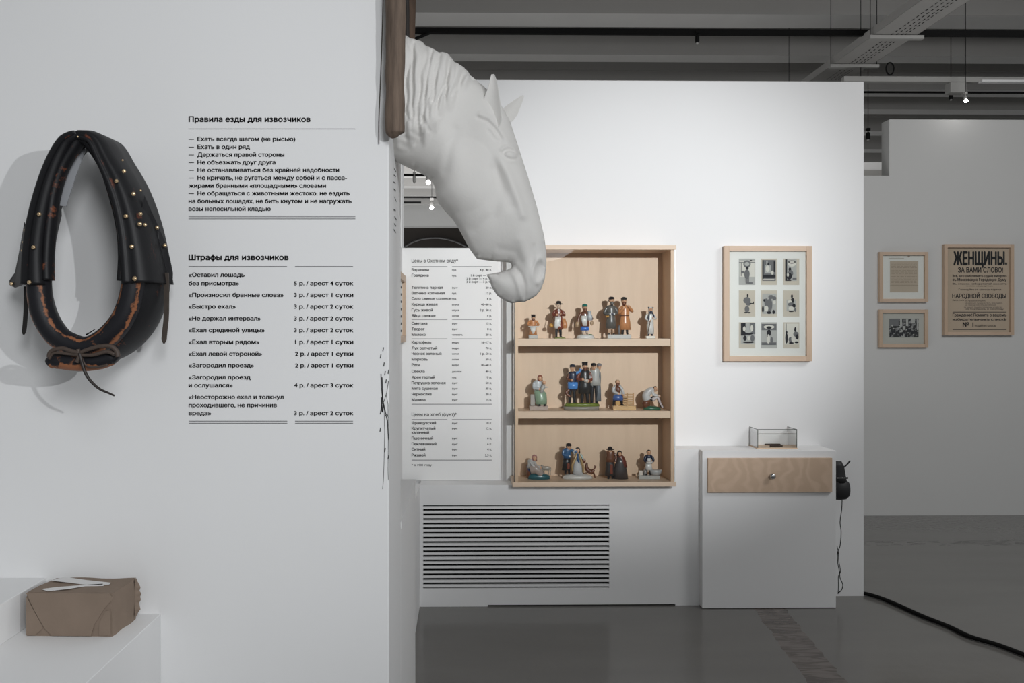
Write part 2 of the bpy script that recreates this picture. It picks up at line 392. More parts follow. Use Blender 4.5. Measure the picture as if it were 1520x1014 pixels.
# glass case
gz = pb.z
g0 = PZ(1124.8, 666.4, gz); g1 = PZ(1183, 666.4, gz); gh = PY(1125, 637.3, g0.y).z
gyb = PZ(1111.8, 661.2, gz).y
gc = thing('glass_case', ((g0.x+g1.x)/2, (g0.y+gyb)/2, gz), 'small open glass case with a plywood base standing on the white plinth', 'display case')
dgl = mat('glass_edge_dark', (.10, .11, .10), .2)
boxobj('case_base', (g0.x-.003, g0.y-.003, gz), (g1.x+.003, gyb+.003, gz+.006), PLY, gc)
t = .0035; zb = gz+.006
def pane(a, b):
    return boxobj('glass_pane', a, b, GLASS, gc)
for a, b in (((g0.x, g0.y), (g1.x, g0.y)), ((g0.x, gyb), (g1.x, gyb)), ((g0.x, g0.y), (g0.x, gyb)), ((g1.x, g0.y), (g1.x, gyb))):
    p = bmesh.new(); vs = [p.verts.new(q) for q in ((a[0], a[1], zb), (b[0], b[1], zb), (b[0], b[1], gh), (a[0], a[1], gh))]; p.faces.new(vs)
    bmobj('glass_pane', p, GLASS, gc)
bm = bmesh.new(); e = .0016
for (x, y) in ((g0.x, g0.y), (g1.x, g0.y), (g0.x, gyb), (g1.x, gyb)): box(bm, (x-e, y-e, zb), (x+e, y+e, gh))
for y in (g0.y,): box(bm, (g0.x, y-e, gh-2*e), (g1.x, y+e, gh))
for x in (g0.x, g1.x): box(bm, (x-e, g0.y, gh-2*e), (x+e, gyb, gh))
bmobj('edge_trim', bm, dgl, gc)
for (ua, ub, vv, yy, lab) in ((1135, 1158, 658, .75, 'small dark rod lying at the back of the glass case'), (1142.5, 1161.5, 663, .3, 'small dark rod lying at the front of the glass case')):
    yq = g0.y+(gyb-g0.y)*yy; A = PY(ua, vv, yq); B = PY(ub, vv, yq)
    bm = bmesh.new(); tube(bm, [(A.x, yq, zb+.0045), (A.x+.004, yq, zb+.0045), (B.x-.004, yq, zb+.0045), (B.x, yq-.004, zb+.0045)], [.003, .0045, .0045, .003], 8)
    tag(bmobj('dark_rod', bm, mat('dark_rod_wood', (.05, .03, .02), .6), None, True), lab, 'rod')
# headphones on the plinth's right side
hx = pb.x
hp = thing('headphones', (hx+.03, YP+.08, .7), 'black headphones hanging on the right side of the white plinth', 'headphones')
HB = mat('headphone_black', (.015, .015, .016), .55, bump=.3, bscale=600)
def HPx(u, v, y): return PY(u, v, y)
yh = YP+.045
ph = [PY(u, v, yh) for u, v in ((1247, 690), (1252, 686), (1258, 692), (1258.5, 706), (1256, 716))]
bm = bmesh.new(); hb0 = PY(1250, 716, yh); ht0 = PY(1250, 685, yh).z
loft(bm, [(hb0.z, hx+.041, yh, .040, .030), (hb0.z+.03, hx+.038, yh, .037, .022), (hb0.z+.06, hx+.036, yh, .034, .020), (hb0.z+.09, hx+.033, yh, .031, .018), (ht0, hx+.027, yh, .024, .015)], 20)
bmobj('headband', bm, HB, hp, True)
c = PY(1252, 726.5, yh); rz = PY(1250, 711, yh).z-c.z
bm = bmesh.new(); loft(bm, [(0, 0, 0, .030, rz*.8), (.006, 0, 0, .045, rz), (.03, 0, 0, .05, rz*1.03), (.052, 0, 0, .046, rz*.96), (.064, 0, 0, .03, rz*.72), (.068, 0, 0, .012, rz*.3)], 28, lambda x, y, z: (hx+.001+z*1.38, c.y+x*.8, c.z+y))
bmobj('ear_cushion', bm, HB, hp, True)
c2 = PY(1250, 700, yh)
boxobj('hook_plate', (hx, c2.y-.025, c2.z-.06), (hx+.006, c2.y+.025, c2.z+.06), BLACK, hp)
c3 = PY(1248, 707, yh)
tubeobj('hook_rod', [(hx+.003, c3.y-.05, c3.z), (hx+.055, c3.y-.05, c3.z-.001)], .0028, STEEL, hp)
tubeobj('hook_tip', [(hx+.055, c3.y-.05, c3.z), (hx+.062, c3.y-.05, c3.z)], .005, BLACK, hp)
tubeobj('adjuster', spline([PY(u, v, yh) for u, v in ((1251, 695), (1257, 690), (1262, 684))], 3), .004, HB, hp)
cpts = [PY(u, v, yh) for u, v in ((1250, 741), (1249.5, 755), (1247, 775), (1248.5, 790), (1247, 810), (1243.5, 820), (1243.5, 835), (1246, 848), (1247, 858), (1251, 868), (1249, 876), (1243.5, 881))]
cpts2 = [PY(u, v, yh+.008) for u, v in ((1242.5, 811), (1244.5, 820), (1245, 832), (1247.5, 848), (1244.5, 856), (1244.5, 870), (1244, 882))]
for q in cpts+cpts2: q.x = max(q.x, hx+.005)
tubeobj('cord', spline(cpts, 6), .0023, BLACK, hp, 8); tubeobj('cord', spline(cpts2, 6), .0020, BLACK, hp, 8)
# floor cable
fp = [PZ(u, v, .012) for u, v in ((1262, 876), (1278, 880), (1300, 885.5), (1330, 897), (1370, 915), (1408, 930), (1440, 945), (1480, 957), (1520, 972), (1570, 992))]
tag(tubeobj('power_cable', spline(fp, 6), .011, BLACK, None, 10), 'thick black cable lying across the grey floor at the right', 'cable')
# ================================================================== PRICE BOARD
yb0 = YW-.012
pbx = thing('price_board', (PY(668, 540, yb0).x, YW, PY(668, 713, yb0).z), 'white price list board behind the horse muzzle, left of the figurine cabinet', 'board')
a, b = PY(597.5, 713, yb0), PY(740, 368.5, yb0)
boxobj('board_panel', (XR+.001, yb0, zc1+.001), (b.x, YW, b.z), mat('price_board_white', (.83, .83, .82), .7, .2), pbx)
yt = yb0-.0008
text_obj('heading', [('Цены в Охотном ряду*', 611, 680, 389.6, 5.2, 'F')], yt, INK, pbx, .014)
rows = [(400.6, 'Баранина', 'пуд', '4 р. 80 к.'), (408.8, 'Говядина', 'пуд', '1 й сорт — 5 р.'), (413.4, '', '', '2 й сорт — 4 р. 20'), (418.2, '', '', '3 й сорт — 3 р. 90'),
 (426.9, 'Телятина парная', 'фунт', '20 к.'), (435.2, 'Ветчина копченая', 'пуд', '12 р.'), (443.4, 'Сало свиное соленое', 'пуд', '6 р.'), (452, 'Курица живая', 'штука', '40–60 к.'),
 (460.3, 'Гусь живой', 'штука', '2 р. 50 к.'), (468.6, 'Яйца свежие', 'сотня', '4 р.'), (480.2, 'Сметана', 'фунт', '15 к.'), (488.5, 'Творог', 'фунт', '8 к.'), (496.8, 'Молоко', 'четверть', '20 к.'),
 (508.2, 'Картофель', 'ведро', '16–17 к.'), (516.7, 'Лук репчатый', 'ведро', '70 к.'), (525, 'Чеснок зеленый', 'сотня', '1 р. 50 к.'), (533.4, 'Морковь', 'сотня', '50 к.'), (541.8, 'Репа', 'ведро', '40–60 к.'),
 (551.5, 'Свекла', 'десяток', '40 к.'), (560, 'Хрен тертый', 'пуд', '10 р.'), (568.4, 'Петрушка зеленая', 'фунт', '50 к.'), (576.7, 'Мята сушеная', 'фунт', '35 к.'), (585.2, 'Чернослив', 'фунт', '20 к.'), (593.6, 'Малина', 'фунт', '15 к.'),
 (628, 'Французский', 'фунт', '10 к.'), (636, 'Крупитчатый', 'фунт', '12 к.'), (642.2, 'калачный', '', ''), (650.7, 'Пшеничный', 'фунт', '6 к.'), (659, 'Пеклеванный', 'фунт', '6 к.'), (667, 'Ситный', 'фунт', '4 к.'), (675.8, 'Ржаной', 'фунт', '2,5 к.')]
for (v, s1, s2, s3) in rows:
    it = []
    if s1: it.append((s1, 611, 0, v+1.9, 4.1, 'L'))
    if s3: it.append((s3, 0, 730, v+1.7, 3.3, 'R'))
    if s2: it.append((s2, 671, 0, v+1.5, 2.7, 'L'))
    text_obj('text_line', it, yt, INK, pbx, .026)
text_obj('heading', [('Цены на хлеб (фунт)*', 611, 678, 617.6, 5, 'F')], yt, INK, pbx, .014)
text_obj('text_line', [('* в 1901 году', 611, 641, 692, 3.2, 'F')], yt, INK, pbx, .006)
rules('rule_lines', [(611, 664, 395.7), (671, 730, 395.7), (611, 664, 474.5), (671, 730, 474.5), (611, 664, 503), (671, 730, 503), (611, 730, 599), (611, 730, 600.6), (611, 664, 622.6), (671, 730, 622.6), (611, 730, 682), (611, 730, 683.5)], yt, RULE, pbx, .55)
# ================================================================== LETTERING ON THE NEAR WALL
yt = YN-.0008
L1 = thing('rules_lettering', (PY(400, 250, YN).x, YN, PY(400, 325, YN).z), 'black printed list of driving rules, upper text block on the white wall', 'lettering')
text_obj('heading', [('Правила езды для извозчиков', 280, 461, 180.8, 8.2, 'F')], yt, INK, L1, .034)
rl = [(206.5, 'Ехать всегда шагом (не рысью)', 293, 438.5, 1), (218, 'Ехать в один ряд', 293, 371, 1), (229.5, 'Держаться правой стороны', 293, 422, 1), (241, 'Не объезжать друг друга', 293, 409, 1),
      (252.5, 'Не останавливаться без крайней надобности', 293, 503.5, 1), (264, 'Не кричать, не ругаться между собой и с пасса-', 293, 515, 1), (275.5, 'жирами бранными «площадными» словами', 280, 484, 0),
      (287, 'Не обращаться с животными жестоко: не ездить', 293, 519, 1), (298.7, 'на больных лошадях, не бить кнутом и не нагружать', 280, 522, 0), (310, 'возы непосильной кладью', 280, 402, 0)]
for (v, s, u0, u1, d) in rl:
    it = [(s, u0, u1, v+2.9, 6.1, 'F')]
    if d: it.append(('—', 280, 288, v+2.6, 6.1, 'F'))
    text_obj('text_line', it, yt, INK, L1, .034)
rules('rule_lines', [(280, 527.5, 191.3), (280, 527.5, 321.8), (280, 527.5, 324.8)], yt, INKG, L1, .8)
L2 = thing('fines_lettering', (PY(400, 500, YN).x, YN, PY(400, 629, YN).z), 'black printed table of fines, lower text block on the white wall', 'lettering')
text_obj('heading', [('Штрафы для извозчиков', 280, 428.5, 386, 8.2, 'F')], yt, INK, L2, .034)
fl = [(408, '«Оставил лошадь', 363, ''), (420.5, 'без присмотра»', 355, '5 р. / арест 4 суток'), (438, '«Произносил бранные слова»', 421, '3 р. / арест 1 сутки'), (455.3, '«Быстро ехал»', 350, '3 р. / арест 2 суток'),
      (472.7, '«Не держал интервал»', 387, '3 р. / арест 2 суток'), (490.2, '«Ехал срединой улицы»', 393, '3 р. / арест 2 суток'), (507.7, '«Ехал вторым рядом»', 385, '1 р. / арест 1 сутки'), (525.2, '«Ехал левой стороной»', 389, '2 р. / арест 1 сутки'),
      (542.6, '«Загородил проезд»', 377, '2 р. / арест 1 сутки'), (560, '«Загородил проезд', 372, ''), (572, 'и ослушался»', 345.5, '4 р. / арест 3 суток'), (589.5, '«Неосторожно ехал и толкнул', 421, ''),
      (601.5, 'проходившего, не причинив', 411, ''), (613.3, 'вреда»', 313.5, '3 р. / арест 2 суток')]
for (v, s, u1, r) in fl:
    it = [(s, 280, u1, v+2.9, 6.1, 'F')]
    if r: it.append((r, 438 if r[0] in '12' else 436.5, 524.5, v+2.9, 6.1, 'F'))
    text_obj('text_line', it, yt, INK, L2, .034)
rules('rule_lines', [(280, 426, 395.7), (438, 524, 395.7), (280.5, 426.5, 625.2), (438, 524, 625.2), (280.5, 426.5, 628.3), (438, 524, 628.3)], yt, INKG, L2, .8)
# plant drawing near the corner and marks on the side face
bm = bmesh.new()
def stroke(pts, wd):
    for i in range(len(pts)-1):
        (u0, v0), (u1, v1) = pts[i], pts[i+1]; dx, dy = u1-u0, v1-v0; l = math.hypot(dx, dy); nx, ny = -dy/l*wd/2, dx/l*wd/2
        poly2d(bm, [(u0-nx, v0-ny), (u1-nx, v1-ny), (u1+nx, v1+ny), (u0+nx, v0+ny)], YN-.0006)
for (u, v) in ((568.8, 518.5), (565, 529), (570, 541), (571.5, 554), (573, 566), (576.6, 552), (564.5, 638), (571.5, 668), (576.4, 679)): stroke([(u+.5, v-3), (u-.5, v+3)], 1.5)
stroke([(565.5, 555), (566, 575), (569, 598), (575, 625), (576.8, 653)], 1.5)
stroke([(576.8, 565), (574, 583), (570, 596), (566, 602)], .9); stroke([(567, 560), (568, 580), (567, 600), (564.5, 615)], 1.6)
stroke([(566, 590), (567.5, 612), (569.5, 600)], 1.8); stroke([(570, 600), (571, 640), (570, 690), (569, 715), (567.8, 726)], .7)
stroke([(573, 585), (576, 600), (576.5, 650), (576, 700), (576.5, 712)], .7); stroke([(571, 618), (574.5, 614), (576.5, 620)], .9)
tag(bmobj('plant_drawing', bm, mat('drawing_ink', (.06, .06, .06), .7)), 'thin black plant drawing printed near the edge of the lettered wall', 'drawing')
bm = bmesh.new()
for (u, v, l) in ((586, 252, 5), (585.5, 260, 2.5), (585, 270, 2), (585.5, 281, 3), (586.5, 295, 7), (585.3, 311, 1.5), (586.6, 323, 5), (586, 333, 4), (585.5, 342, 5)):
    A = PX(u-1.2, v-l/2, XS); B = PX(u+1.8, v+l/2, XS)
    vs = [bm.verts.new((XS+.0006, q[0], q[1])) for q in ((A.y, A.z), (B.y, B.z), (B.y, B.z-.004), (A.y, A.z-.004))]; bm.faces.new(vs)
tag(bmobj('ink_marks', bm, INK), 'short slanting black marks printed on the narrow wall side under the horse neck', 'drawing')
# ================================================================== PICTURE FRAMES
def frame(name, u0, v0, u1, v1, Yw, depth, fw, label, cat='picture', group=None, matte=(.80, .80, .77), glassy=True):
    yf = Yw-depth
    a, b = PY(u0, v1, yf), PY(u1, v0, yf); fwm = fw*yf/F
    t = thing(name, ((a.x+b.x)/2, Yw, a.z), label, cat, group)
    for i, (p, q, m) in enumerate((((a.x, a.z), (a.x+fwm, b.z), OAK), ((b.x-fwm, a.z), (b.x, b.z), OAK), ((a.x+fwm, a.z), (b.x-fwm, a.z+fwm), OAKX), ((a.x+fwm, b.z-fwm), (b.x-fwm, b.z), OAKX))):
        boxobj('frame_stile' if i < 2 else 'frame_rail', (p[0], yf, p[1]), (q[0], Yw-.001, q[1]), m, t, bev=.001)
    boxobj('mat_board', (a.x+fwm, Yw-.012, a.z+fwm), (b.x-fwm, Yw-.006, b.z-fwm), mat('matte_%s' % str(matte), matte, .85, .1), t)
    if glassy:
        bm = bmesh.new(); y = yf+.006
        bm.faces.new([bm.verts.new(q) for q in ((a.x+fwm, y, a.z+fwm), (b.x-fwm, y, a.z+fwm), (b.x-fwm, y, b.z-fwm), (a.x+fwm, y, b.z-fwm))])
        bmobj('glass_pane', bm, GLASS, t)
    return t, Yw-.0125
GREYS = [mat('print_cream', (.58, .53, .45), .8, .1), mat('print_light_grey', (.45, .45, .43), .8, .1), mat('print_mid_grey', (.17, .17, .175), .8, .1), mat('print_dark', (.03, .03, .035), .8, .1), mat('print_pale', (.68, .66, .60), .8, .1)]
fr, yp_ = frame('framed_postcards', 1075, 365, 1205.5, 536.5, YW, .03, 8, 'large oak frame holding nine small vintage postcards in three rows')
cols = [(1096.7, 1121), (1129.5, 1153.5), (1162.5, 1186.5)]; rws = [(384, 423), (431, 470), (478.5, 517)]
def E(cx, cy, rx, ry, n=14, rot=0):
    return [(cx+rx*math.cos(2*math.pi*k/n)*math.cos(rot)-ry*math.sin(2*math.pi*k/n)*math.sin(rot), cy+rx*math.cos(2*math.pi*k/n)*math.sin(rot)+ry*math.sin(2*math.pi*k/n)*math.cos(rot)) for k in range(n)]
def R_(x0, y0, x1, y1): return [(x0, y0), (x1, y0), (x1, y1), (x0, y1)]
# each picture in unit-card coordinates 24 x 39 : (material, outline)
CARDS = [
 [(1, R_(0,0,24,39)), (4, R_(1,4,23,27)), (2, R_(0,5,24,6)), (2, R_(3,5,4,26)), (1, R_(0,31,24,39)), (2, E(12,8,5.5,5.5)), (1, E(12,8,3.5,3)), (3, E(12.5,14,2,2.5)), (2, E(12,23,4,7)), (2, E(6,20,2.5,2)), (2, R_(10,28,12,37)), (2, R_(12.5,28,15,36)), (2, E(16,36,5,1.5)), (3, E(18,3,1.5,1))],
 [(0, R_(0,0,24,39)), (2, R_(2,2,22,33)), (1, R_(6,10,15,22)), (4, E(10,15,3,5)), (3, R_(2,24,22,28)), (4, E(17,21,2,3)), (3, R_(2,2,4,30)), (3, R_(19,4,21,20)), (1, R_(8,3,10,9)), (3, E(11,8,1.5,2)), (4, R_(3,30,20,31))],
 [(0, R_(0,0,24,39)), (1, R_(3,1,20,33)), (3, R_(3,1,6,33)), (4, E(13,7,6,5)), (3, E(13,5,5.5,2.5)), (4, E(13,5,4,1.2)), (3, E(10,16,2,3)), (2, E(11,22,4,5)), (3, E(9,26,4,5)), (4, E(7,24,1.5,3)), (3, R_(4,31,12,33)), (2, R_(14,28,20,31))],
 [(0, R_(0,0,24,39)), (3, E(13,8,1.3,2.5)), (2, E(12,15,5.5,5)), (2, E(14,20,4,3)), (3, R_(16,19,22,20.5)), (3, R_(20.5,17,22,21)), (2, E(12,28,3.5,5)), (3, E(15,33,2.5,1)), (3, E(10,33,2.5,1))],
 [(0, R_(0,0,24,39)), (1, R_(2,5,23,35)), (2, E(8,18,3,6)), (2, E(13,22,4,10)), (3, E(5,15,1.5,2)), (4, E(8,27,3,4)), (3, E(12,33,3.5,2)), (2, E(20,12,3,3)), (3, E(19,32,2,3)), (2, E(15,10,4,3)), (4, E(20,18,2,3)), (3, E(3,28,1.5,5))],
 [(0, R_(0,0,24,39)), (1, R_(5,14,19,31)), (3, E(13,9,1.5,3)), (3, E(14,15,2.5,4)), (4, E(10,17,3,2.5)), (2, E(12,21,5,3)), (3, E(16,23,2.5,3)), (4, E(12,27,4,3)), (3, E(12,31,4,1.2)), (2, E(18,29,1.5,3))],
 [(0, R_(0,0,24,39)), (1, R_(3,1,24,32)), (3, R_(3,1,10,20)), (2, R_(16,1,24,18)), (4, E(8,10,2,4)), (4, E(19,9,2,5)), (3, E(14,17,7,2)), (1, E(14,14,5,2)), (3, E(9,24,2.5,4)), (4, E(15,24,2.5,3)), (3, E(14,30,8,1.3)), (2, E(20,24,3,5))],
 [(1, R_(0,0,24,39)), (2, R_(1,1,23,34)), (1, R_(1,12,23,30)), (4, E(12,7,8,3)), (3, E(12,8,4,2)), (3, E(12,16,3,5)), (4, E(11,25,2.5,7)), (2, E(16,27,2,5)), (3, R_(9,14,10,22)), (4, R_(1,1,23,2)), (3, R_(3,32,22,33))],
 [(0, R_(0,0,24,39)), (4, R_(2,2,23,33)), (3, E(5,24,2,8)), (3, E(5,15,1.5,2)), (2, E(11,26,3,4)), (3, E(18,11,1.5,4)), (2, E(19,18,4,4)), (4, E(15,25,3,5)), (3, E(12,31,4,1.3)), (3, E(20,30,3,1.5)), (2, R_(4,2,5,14)), (3, E(21,22,2,4))]]
for r in range(3):
    for c_ in range(3):
        u0, u1 = cols[c_]; v0, v1 = rws[r]; bm = bmesh.new()
        for i, (mi, pts) in enumerate(CARDS[r*3+c_]):
            poly2d(bm, [(u0+min(max(x, 0), 24)/24*(u1-u0), v0+min(max(y, 0), 39)/39*(v1-v0)) for x, y in pts], yp_-.00025*(i+1), mi=mi)
        bmobj('postcard', bm, GREYS, fr)
# right wall: letter, crowd photo, poster
fr, yp_ = frame('framed_letter', 1306, 374, 1378, 448.5, YF, .03, 5, 'small oak frame with a typed letter, hanging above the framed crowd photograph')
bm = bmesh.new(); poly2d(bm, R_(1321, 387.5, 1363, 434), yp_-.0003); poly2d(bm, R_(1321, 423, 1363, 423.6), yp_-.0006, mi=2)
v = 390.5
while v < 422:
    u = 1323
    while u < 1361:
        l = random.uniform(2, 7); poly2d(bm, R_(u, v, min(u+l, 1361), v+.6), yp_-.0006, mi=1); u += l+1.2
    v += 2.2
poly2d(bm, R_(1319, 383, 1342, 383.5), yp_-.0003, mi=1); poly2d(bm, E(1349, 381, 2, 1), yp_-.0003, mi=1)
bmobj('letter_sheet', bm, [mat('letter_paper', (.55, .47, .38), .85, .1), mat('letter_ink', (.36, .29, .23), .8, .1), mat('letter_fold', (.33, .28, .22), .8, .1)], fr)
def crowd_mat():
    m, nt, b = nodes('crowd_photograph'); N, L = nt.nodes.new, nt.links.new
    tc = N('ShaderNodeTexCoord'); n = N('ShaderNodeTexVoronoi'); n.inputs['Scale'].default_value = 55; L(tc.outputs['Object'], n.inputs['Vector'])
    n2 = N('ShaderNodeTexNoise'); n2.inputs['Scale'].default_value = 34; n2.inputs['Detail'].default_value = 6; L(tc.outputs['Object'], n2.inputs['Vector'])
    mx = N('ShaderNodeMath'); mx.operation = 'MULTIPLY'; L(n.outputs['Color'], mx.inputs[0]); L(n2.outputs['Fac'], mx.inputs[1])
    cr = N('ShaderNodeValToRGB'); cr.color_ramp.elements[0].position = .2; cr.color_ramp.elements[1].position = .42
    cr.color_ramp.elements[0].color = (.01, .01, .01, 1); cr.color_ramp.elements[1].color = (.30, .30, .30, 1)
    L(mx.outputs[0], cr.inputs[0]); L(cr.outputs[0], b.inputs['Base Color']); b.inputs['Roughness'].default_value = .6; return m
fr, yp_ = frame('framed_crowd_photo', 1305.5, 459.5, 1378, 515.5, YF, .03, 5, 'small oak frame with a dark photograph of a crowd, hanging below the framed letter', matte=(.50, .49, .45))
bm = bmesh.new(); poly2d(bm, R_(1320, 473, 1363.5, 501), yp_-.0003, mi=0)
for (u0, v0, u1, v1, mi) in ((1320, 473, 1334, 484, 2), (1336, 473, 1339, 486, 1), (1345, 474, 1348, 484, 1), (1352, 473, 1358, 480, 1), (1361, 474, 1363, 490, 1), (1338, 490, 1342, 500, 1), (1340, 484, 1344, 492, 1)):
    poly2d(bm, R_(u0, v0, u1, v1), yp_-.0006, mi=mi)
for i in range(26):
    u = 1322+random.random()*40; v = 483+random.random()*14
    poly2d(bm, E(u, v, 1.2, 1.0, 8), yp_-.0008-.00002*i, mi=random.choice((1, 1, 2)))
for i in range(14):
    u = 1322+i*2.9; v = 487+random.random()*8
    poly2d(bm, E(u, v+3, 1.7, 3.2, 8), yp_-.0015-.00002*i, mi=3)
bmobj('photograph', bm, [crowd_mat(), GREYS[1], GREYS[2], GREYS[3]], fr)
KR = (.52, .41, .31)
fr, yp_ = frame('framed_poster', 1402, 362.5, 1505.5, 498, YF, .035, 5, 'large framed brown poster with bold black lettering at the far right', 'poster', matte=KR)
def T(s, u0, u1, vb, cap, wt=.03): text_obj('text_line', [(s, u0, u1, vb, cap, 'F')], yp_-.0004, INK, fr, wt)
T('ЖЕНЩИНЫ.', 1415, 1495, 393, 19.5, .055); T('ЗА ВАМИ СЛОВО!', 1422, 1489, 404.5, 7.5, .03)
T('Всѣ, кого озабочиваетъ судьба выборовъ', 1414, 1494.5, 411, 3, .03); T('въ Московскую Городскую Думу', 1414, 1494, 417, 4.2, .03)
T('Въ списки избирателей вносятъ', 1414, 1494.5, 422.4, 2.4, .02); T('списки кандидатовъ', 1434, 1474, 425.2, 1.6, .01); T('Голосуйте за список партии', 1423, 1486, 431, 2.6, .01)
T('НАРОДНОЙ СВОБОДЫ', 1413.5, 1493.5, 442.5, 6.3, .03)
T('Партия стоитъ', 1414, 1431, 446.6, 2, .02); T('за права женщинъ', 1433, 1463, 447.4, 1.6, .01)
T('за равныя права всѣхъ гражданъ', 1432, 1488, 450.6, 1.5, .0); T('за народное образование', 1432, 1478, 453.6, 1.6, .0); T('за охрану труда и городское хозяйство', 1431, 1488, 456.8, 1.5, .0); T('за порядокъ и свободу', 1433, 1490, 459.6, 1.6, .01)
rules('rule_lines', [(1414, 1494, 463.2), (1414, 1494, 489.2)], yp_-.0004, INK, fr, .9)
T('Гражданки! Помните о вашемъ', 1414, 1494, 469.6, 4.4, .03); T('избирательномъ спискѣ', 1414, 1494, 475.8, 3.6, .03)
T('№ 1', 1429, 1445, 485, 6.5, .03); T('подайте голосъ', 1447, 1478, 485, 3.6, .01)
# framed picture on return wall beside price board
ya, yb2 = PX(593, 493, XR+.025).y, YW-.04
sf = thing('framed_text_panel', (XR, ya, PX(594, 509, XR+.02).z), 'oak frame hanging side-on at the left edge of the price board', 'picture')
z0, z1 = PX(594, 509, XR+.025).z, PX(594, 402, XR+.025).z
for i, (p, q) in enumerate((((ya, z0), (ya+.05, z1)), ((yb2-.05, z0), (yb2, z1)), ((ya+.05, z0), (yb2-.05, z0+.035)), ((ya+.05, z1-.035), (yb2-.05, z1)))):
    boxobj('frame_stile' if i < 2 else 'frame_rail', (XR, p[0], p[1]), (XR+.025, q[0], q[1]), OAK, sf)
boxobj('mat_board', (XR, ya+.05, z0+.035), (XR+.008, yb2-.05, z1-.035), mat('side_mat', (.8, .8, .78), .8), sf)
for k in range(7):
    zz = z0+.055+k*(z1-z0-.09)/7; boxobj('text_line', (XR+.008, ya+.08, zz), (XR+.0085, yb2-.08, zz+.012), INKG, sf)
# ================================================================== CABINET
yc1 = YW-.21
TKs = .018
cab = thing('display_cabinet', (PY(882, 500, YW).x, YW, PY(882, 723, yc1).z), 'wall-mounted open-shelf birch cabinet with glass, holding thirteen painted figurines', 'cabinet')
A, B = PY(761, 723, yc1), PY(1003.8, 364, yc1)
zbt = PY(800, 715.8, yc1).z; ztp = PY(900, 370.5, yc1).z
boxobj('bottom_board', (A.x, yc1, A.z), (B.x, YW, zbt), PLYX, cab, bev=.001)
boxobj('top_board', (A.x, yc1, ztp), (B.x, YW, B.z), PLYX, cab, bev=.001)
xr = PY(1000, 500, yc1+.01).x; xl = PY(766.5, 500, yc1).x
boxobj('back_panel', (xl-.004, YW-.012, zbt), (xr, YW, ztp), PLY, cab)
boxobj('side_panel', (xr-.016, yc1+.008, zbt), (xr, YW-.012, ztp), PLY, cab)
boxobj('front_post', (xl-.006, yc1+.008, zbt), (xl+.010, yc1+.026, ztp), PLY, cab)
boxobj('rear_post', (xl-.006, YW-.03, zbt), (xl+.010, YW-.012, ztp), PLY, cab)
SHZ = [1.464, 1.073, zbt]
zs1 = [PY(880, 513.6, yc1+.012).z, PY(880, 621, yc1+.012).z]
for k in range(2): boxobj('shelf', (xl-.004, yc1+.012, zs1[k]), (xr-.017, YW-.012, SHZ[k]), PLYX, cab)
def gpane(q, parent):
    bm = bmesh.new(); bm.faces.new([bm.verts.new(p) for p in q]); return bmobj('glass_pane', bm, GLASS, parent)
gpane(((A.x+.006, yc1+.003, zbt), (B.x-.006, yc1+.003, zbt), (B.x-.006, yc1+.003, ztp), (A.x+.006, yc1+.003, ztp)), cab)
gpane(((xl-.010, yc1+.003, zbt), (xl-.010, YW-.002, zbt), (xl-.010, YW-.002, ztp), (xl-.010, yc1+.003, ztp)), cab)
boxobj('glass_edge', (B.x-.009, yc1+.001, zbt), (B.x-.004, yc1+.007, ztp), mat('glass_edge_light', (.75, .78, .77), .3), cab)
boxobj('glass_edge', (xl-.013, yc1+.001, zbt), (xl-.009, yc1+.006, ztp), mat('glass_edge_mid', (.10, .09, .08), .3), cab)
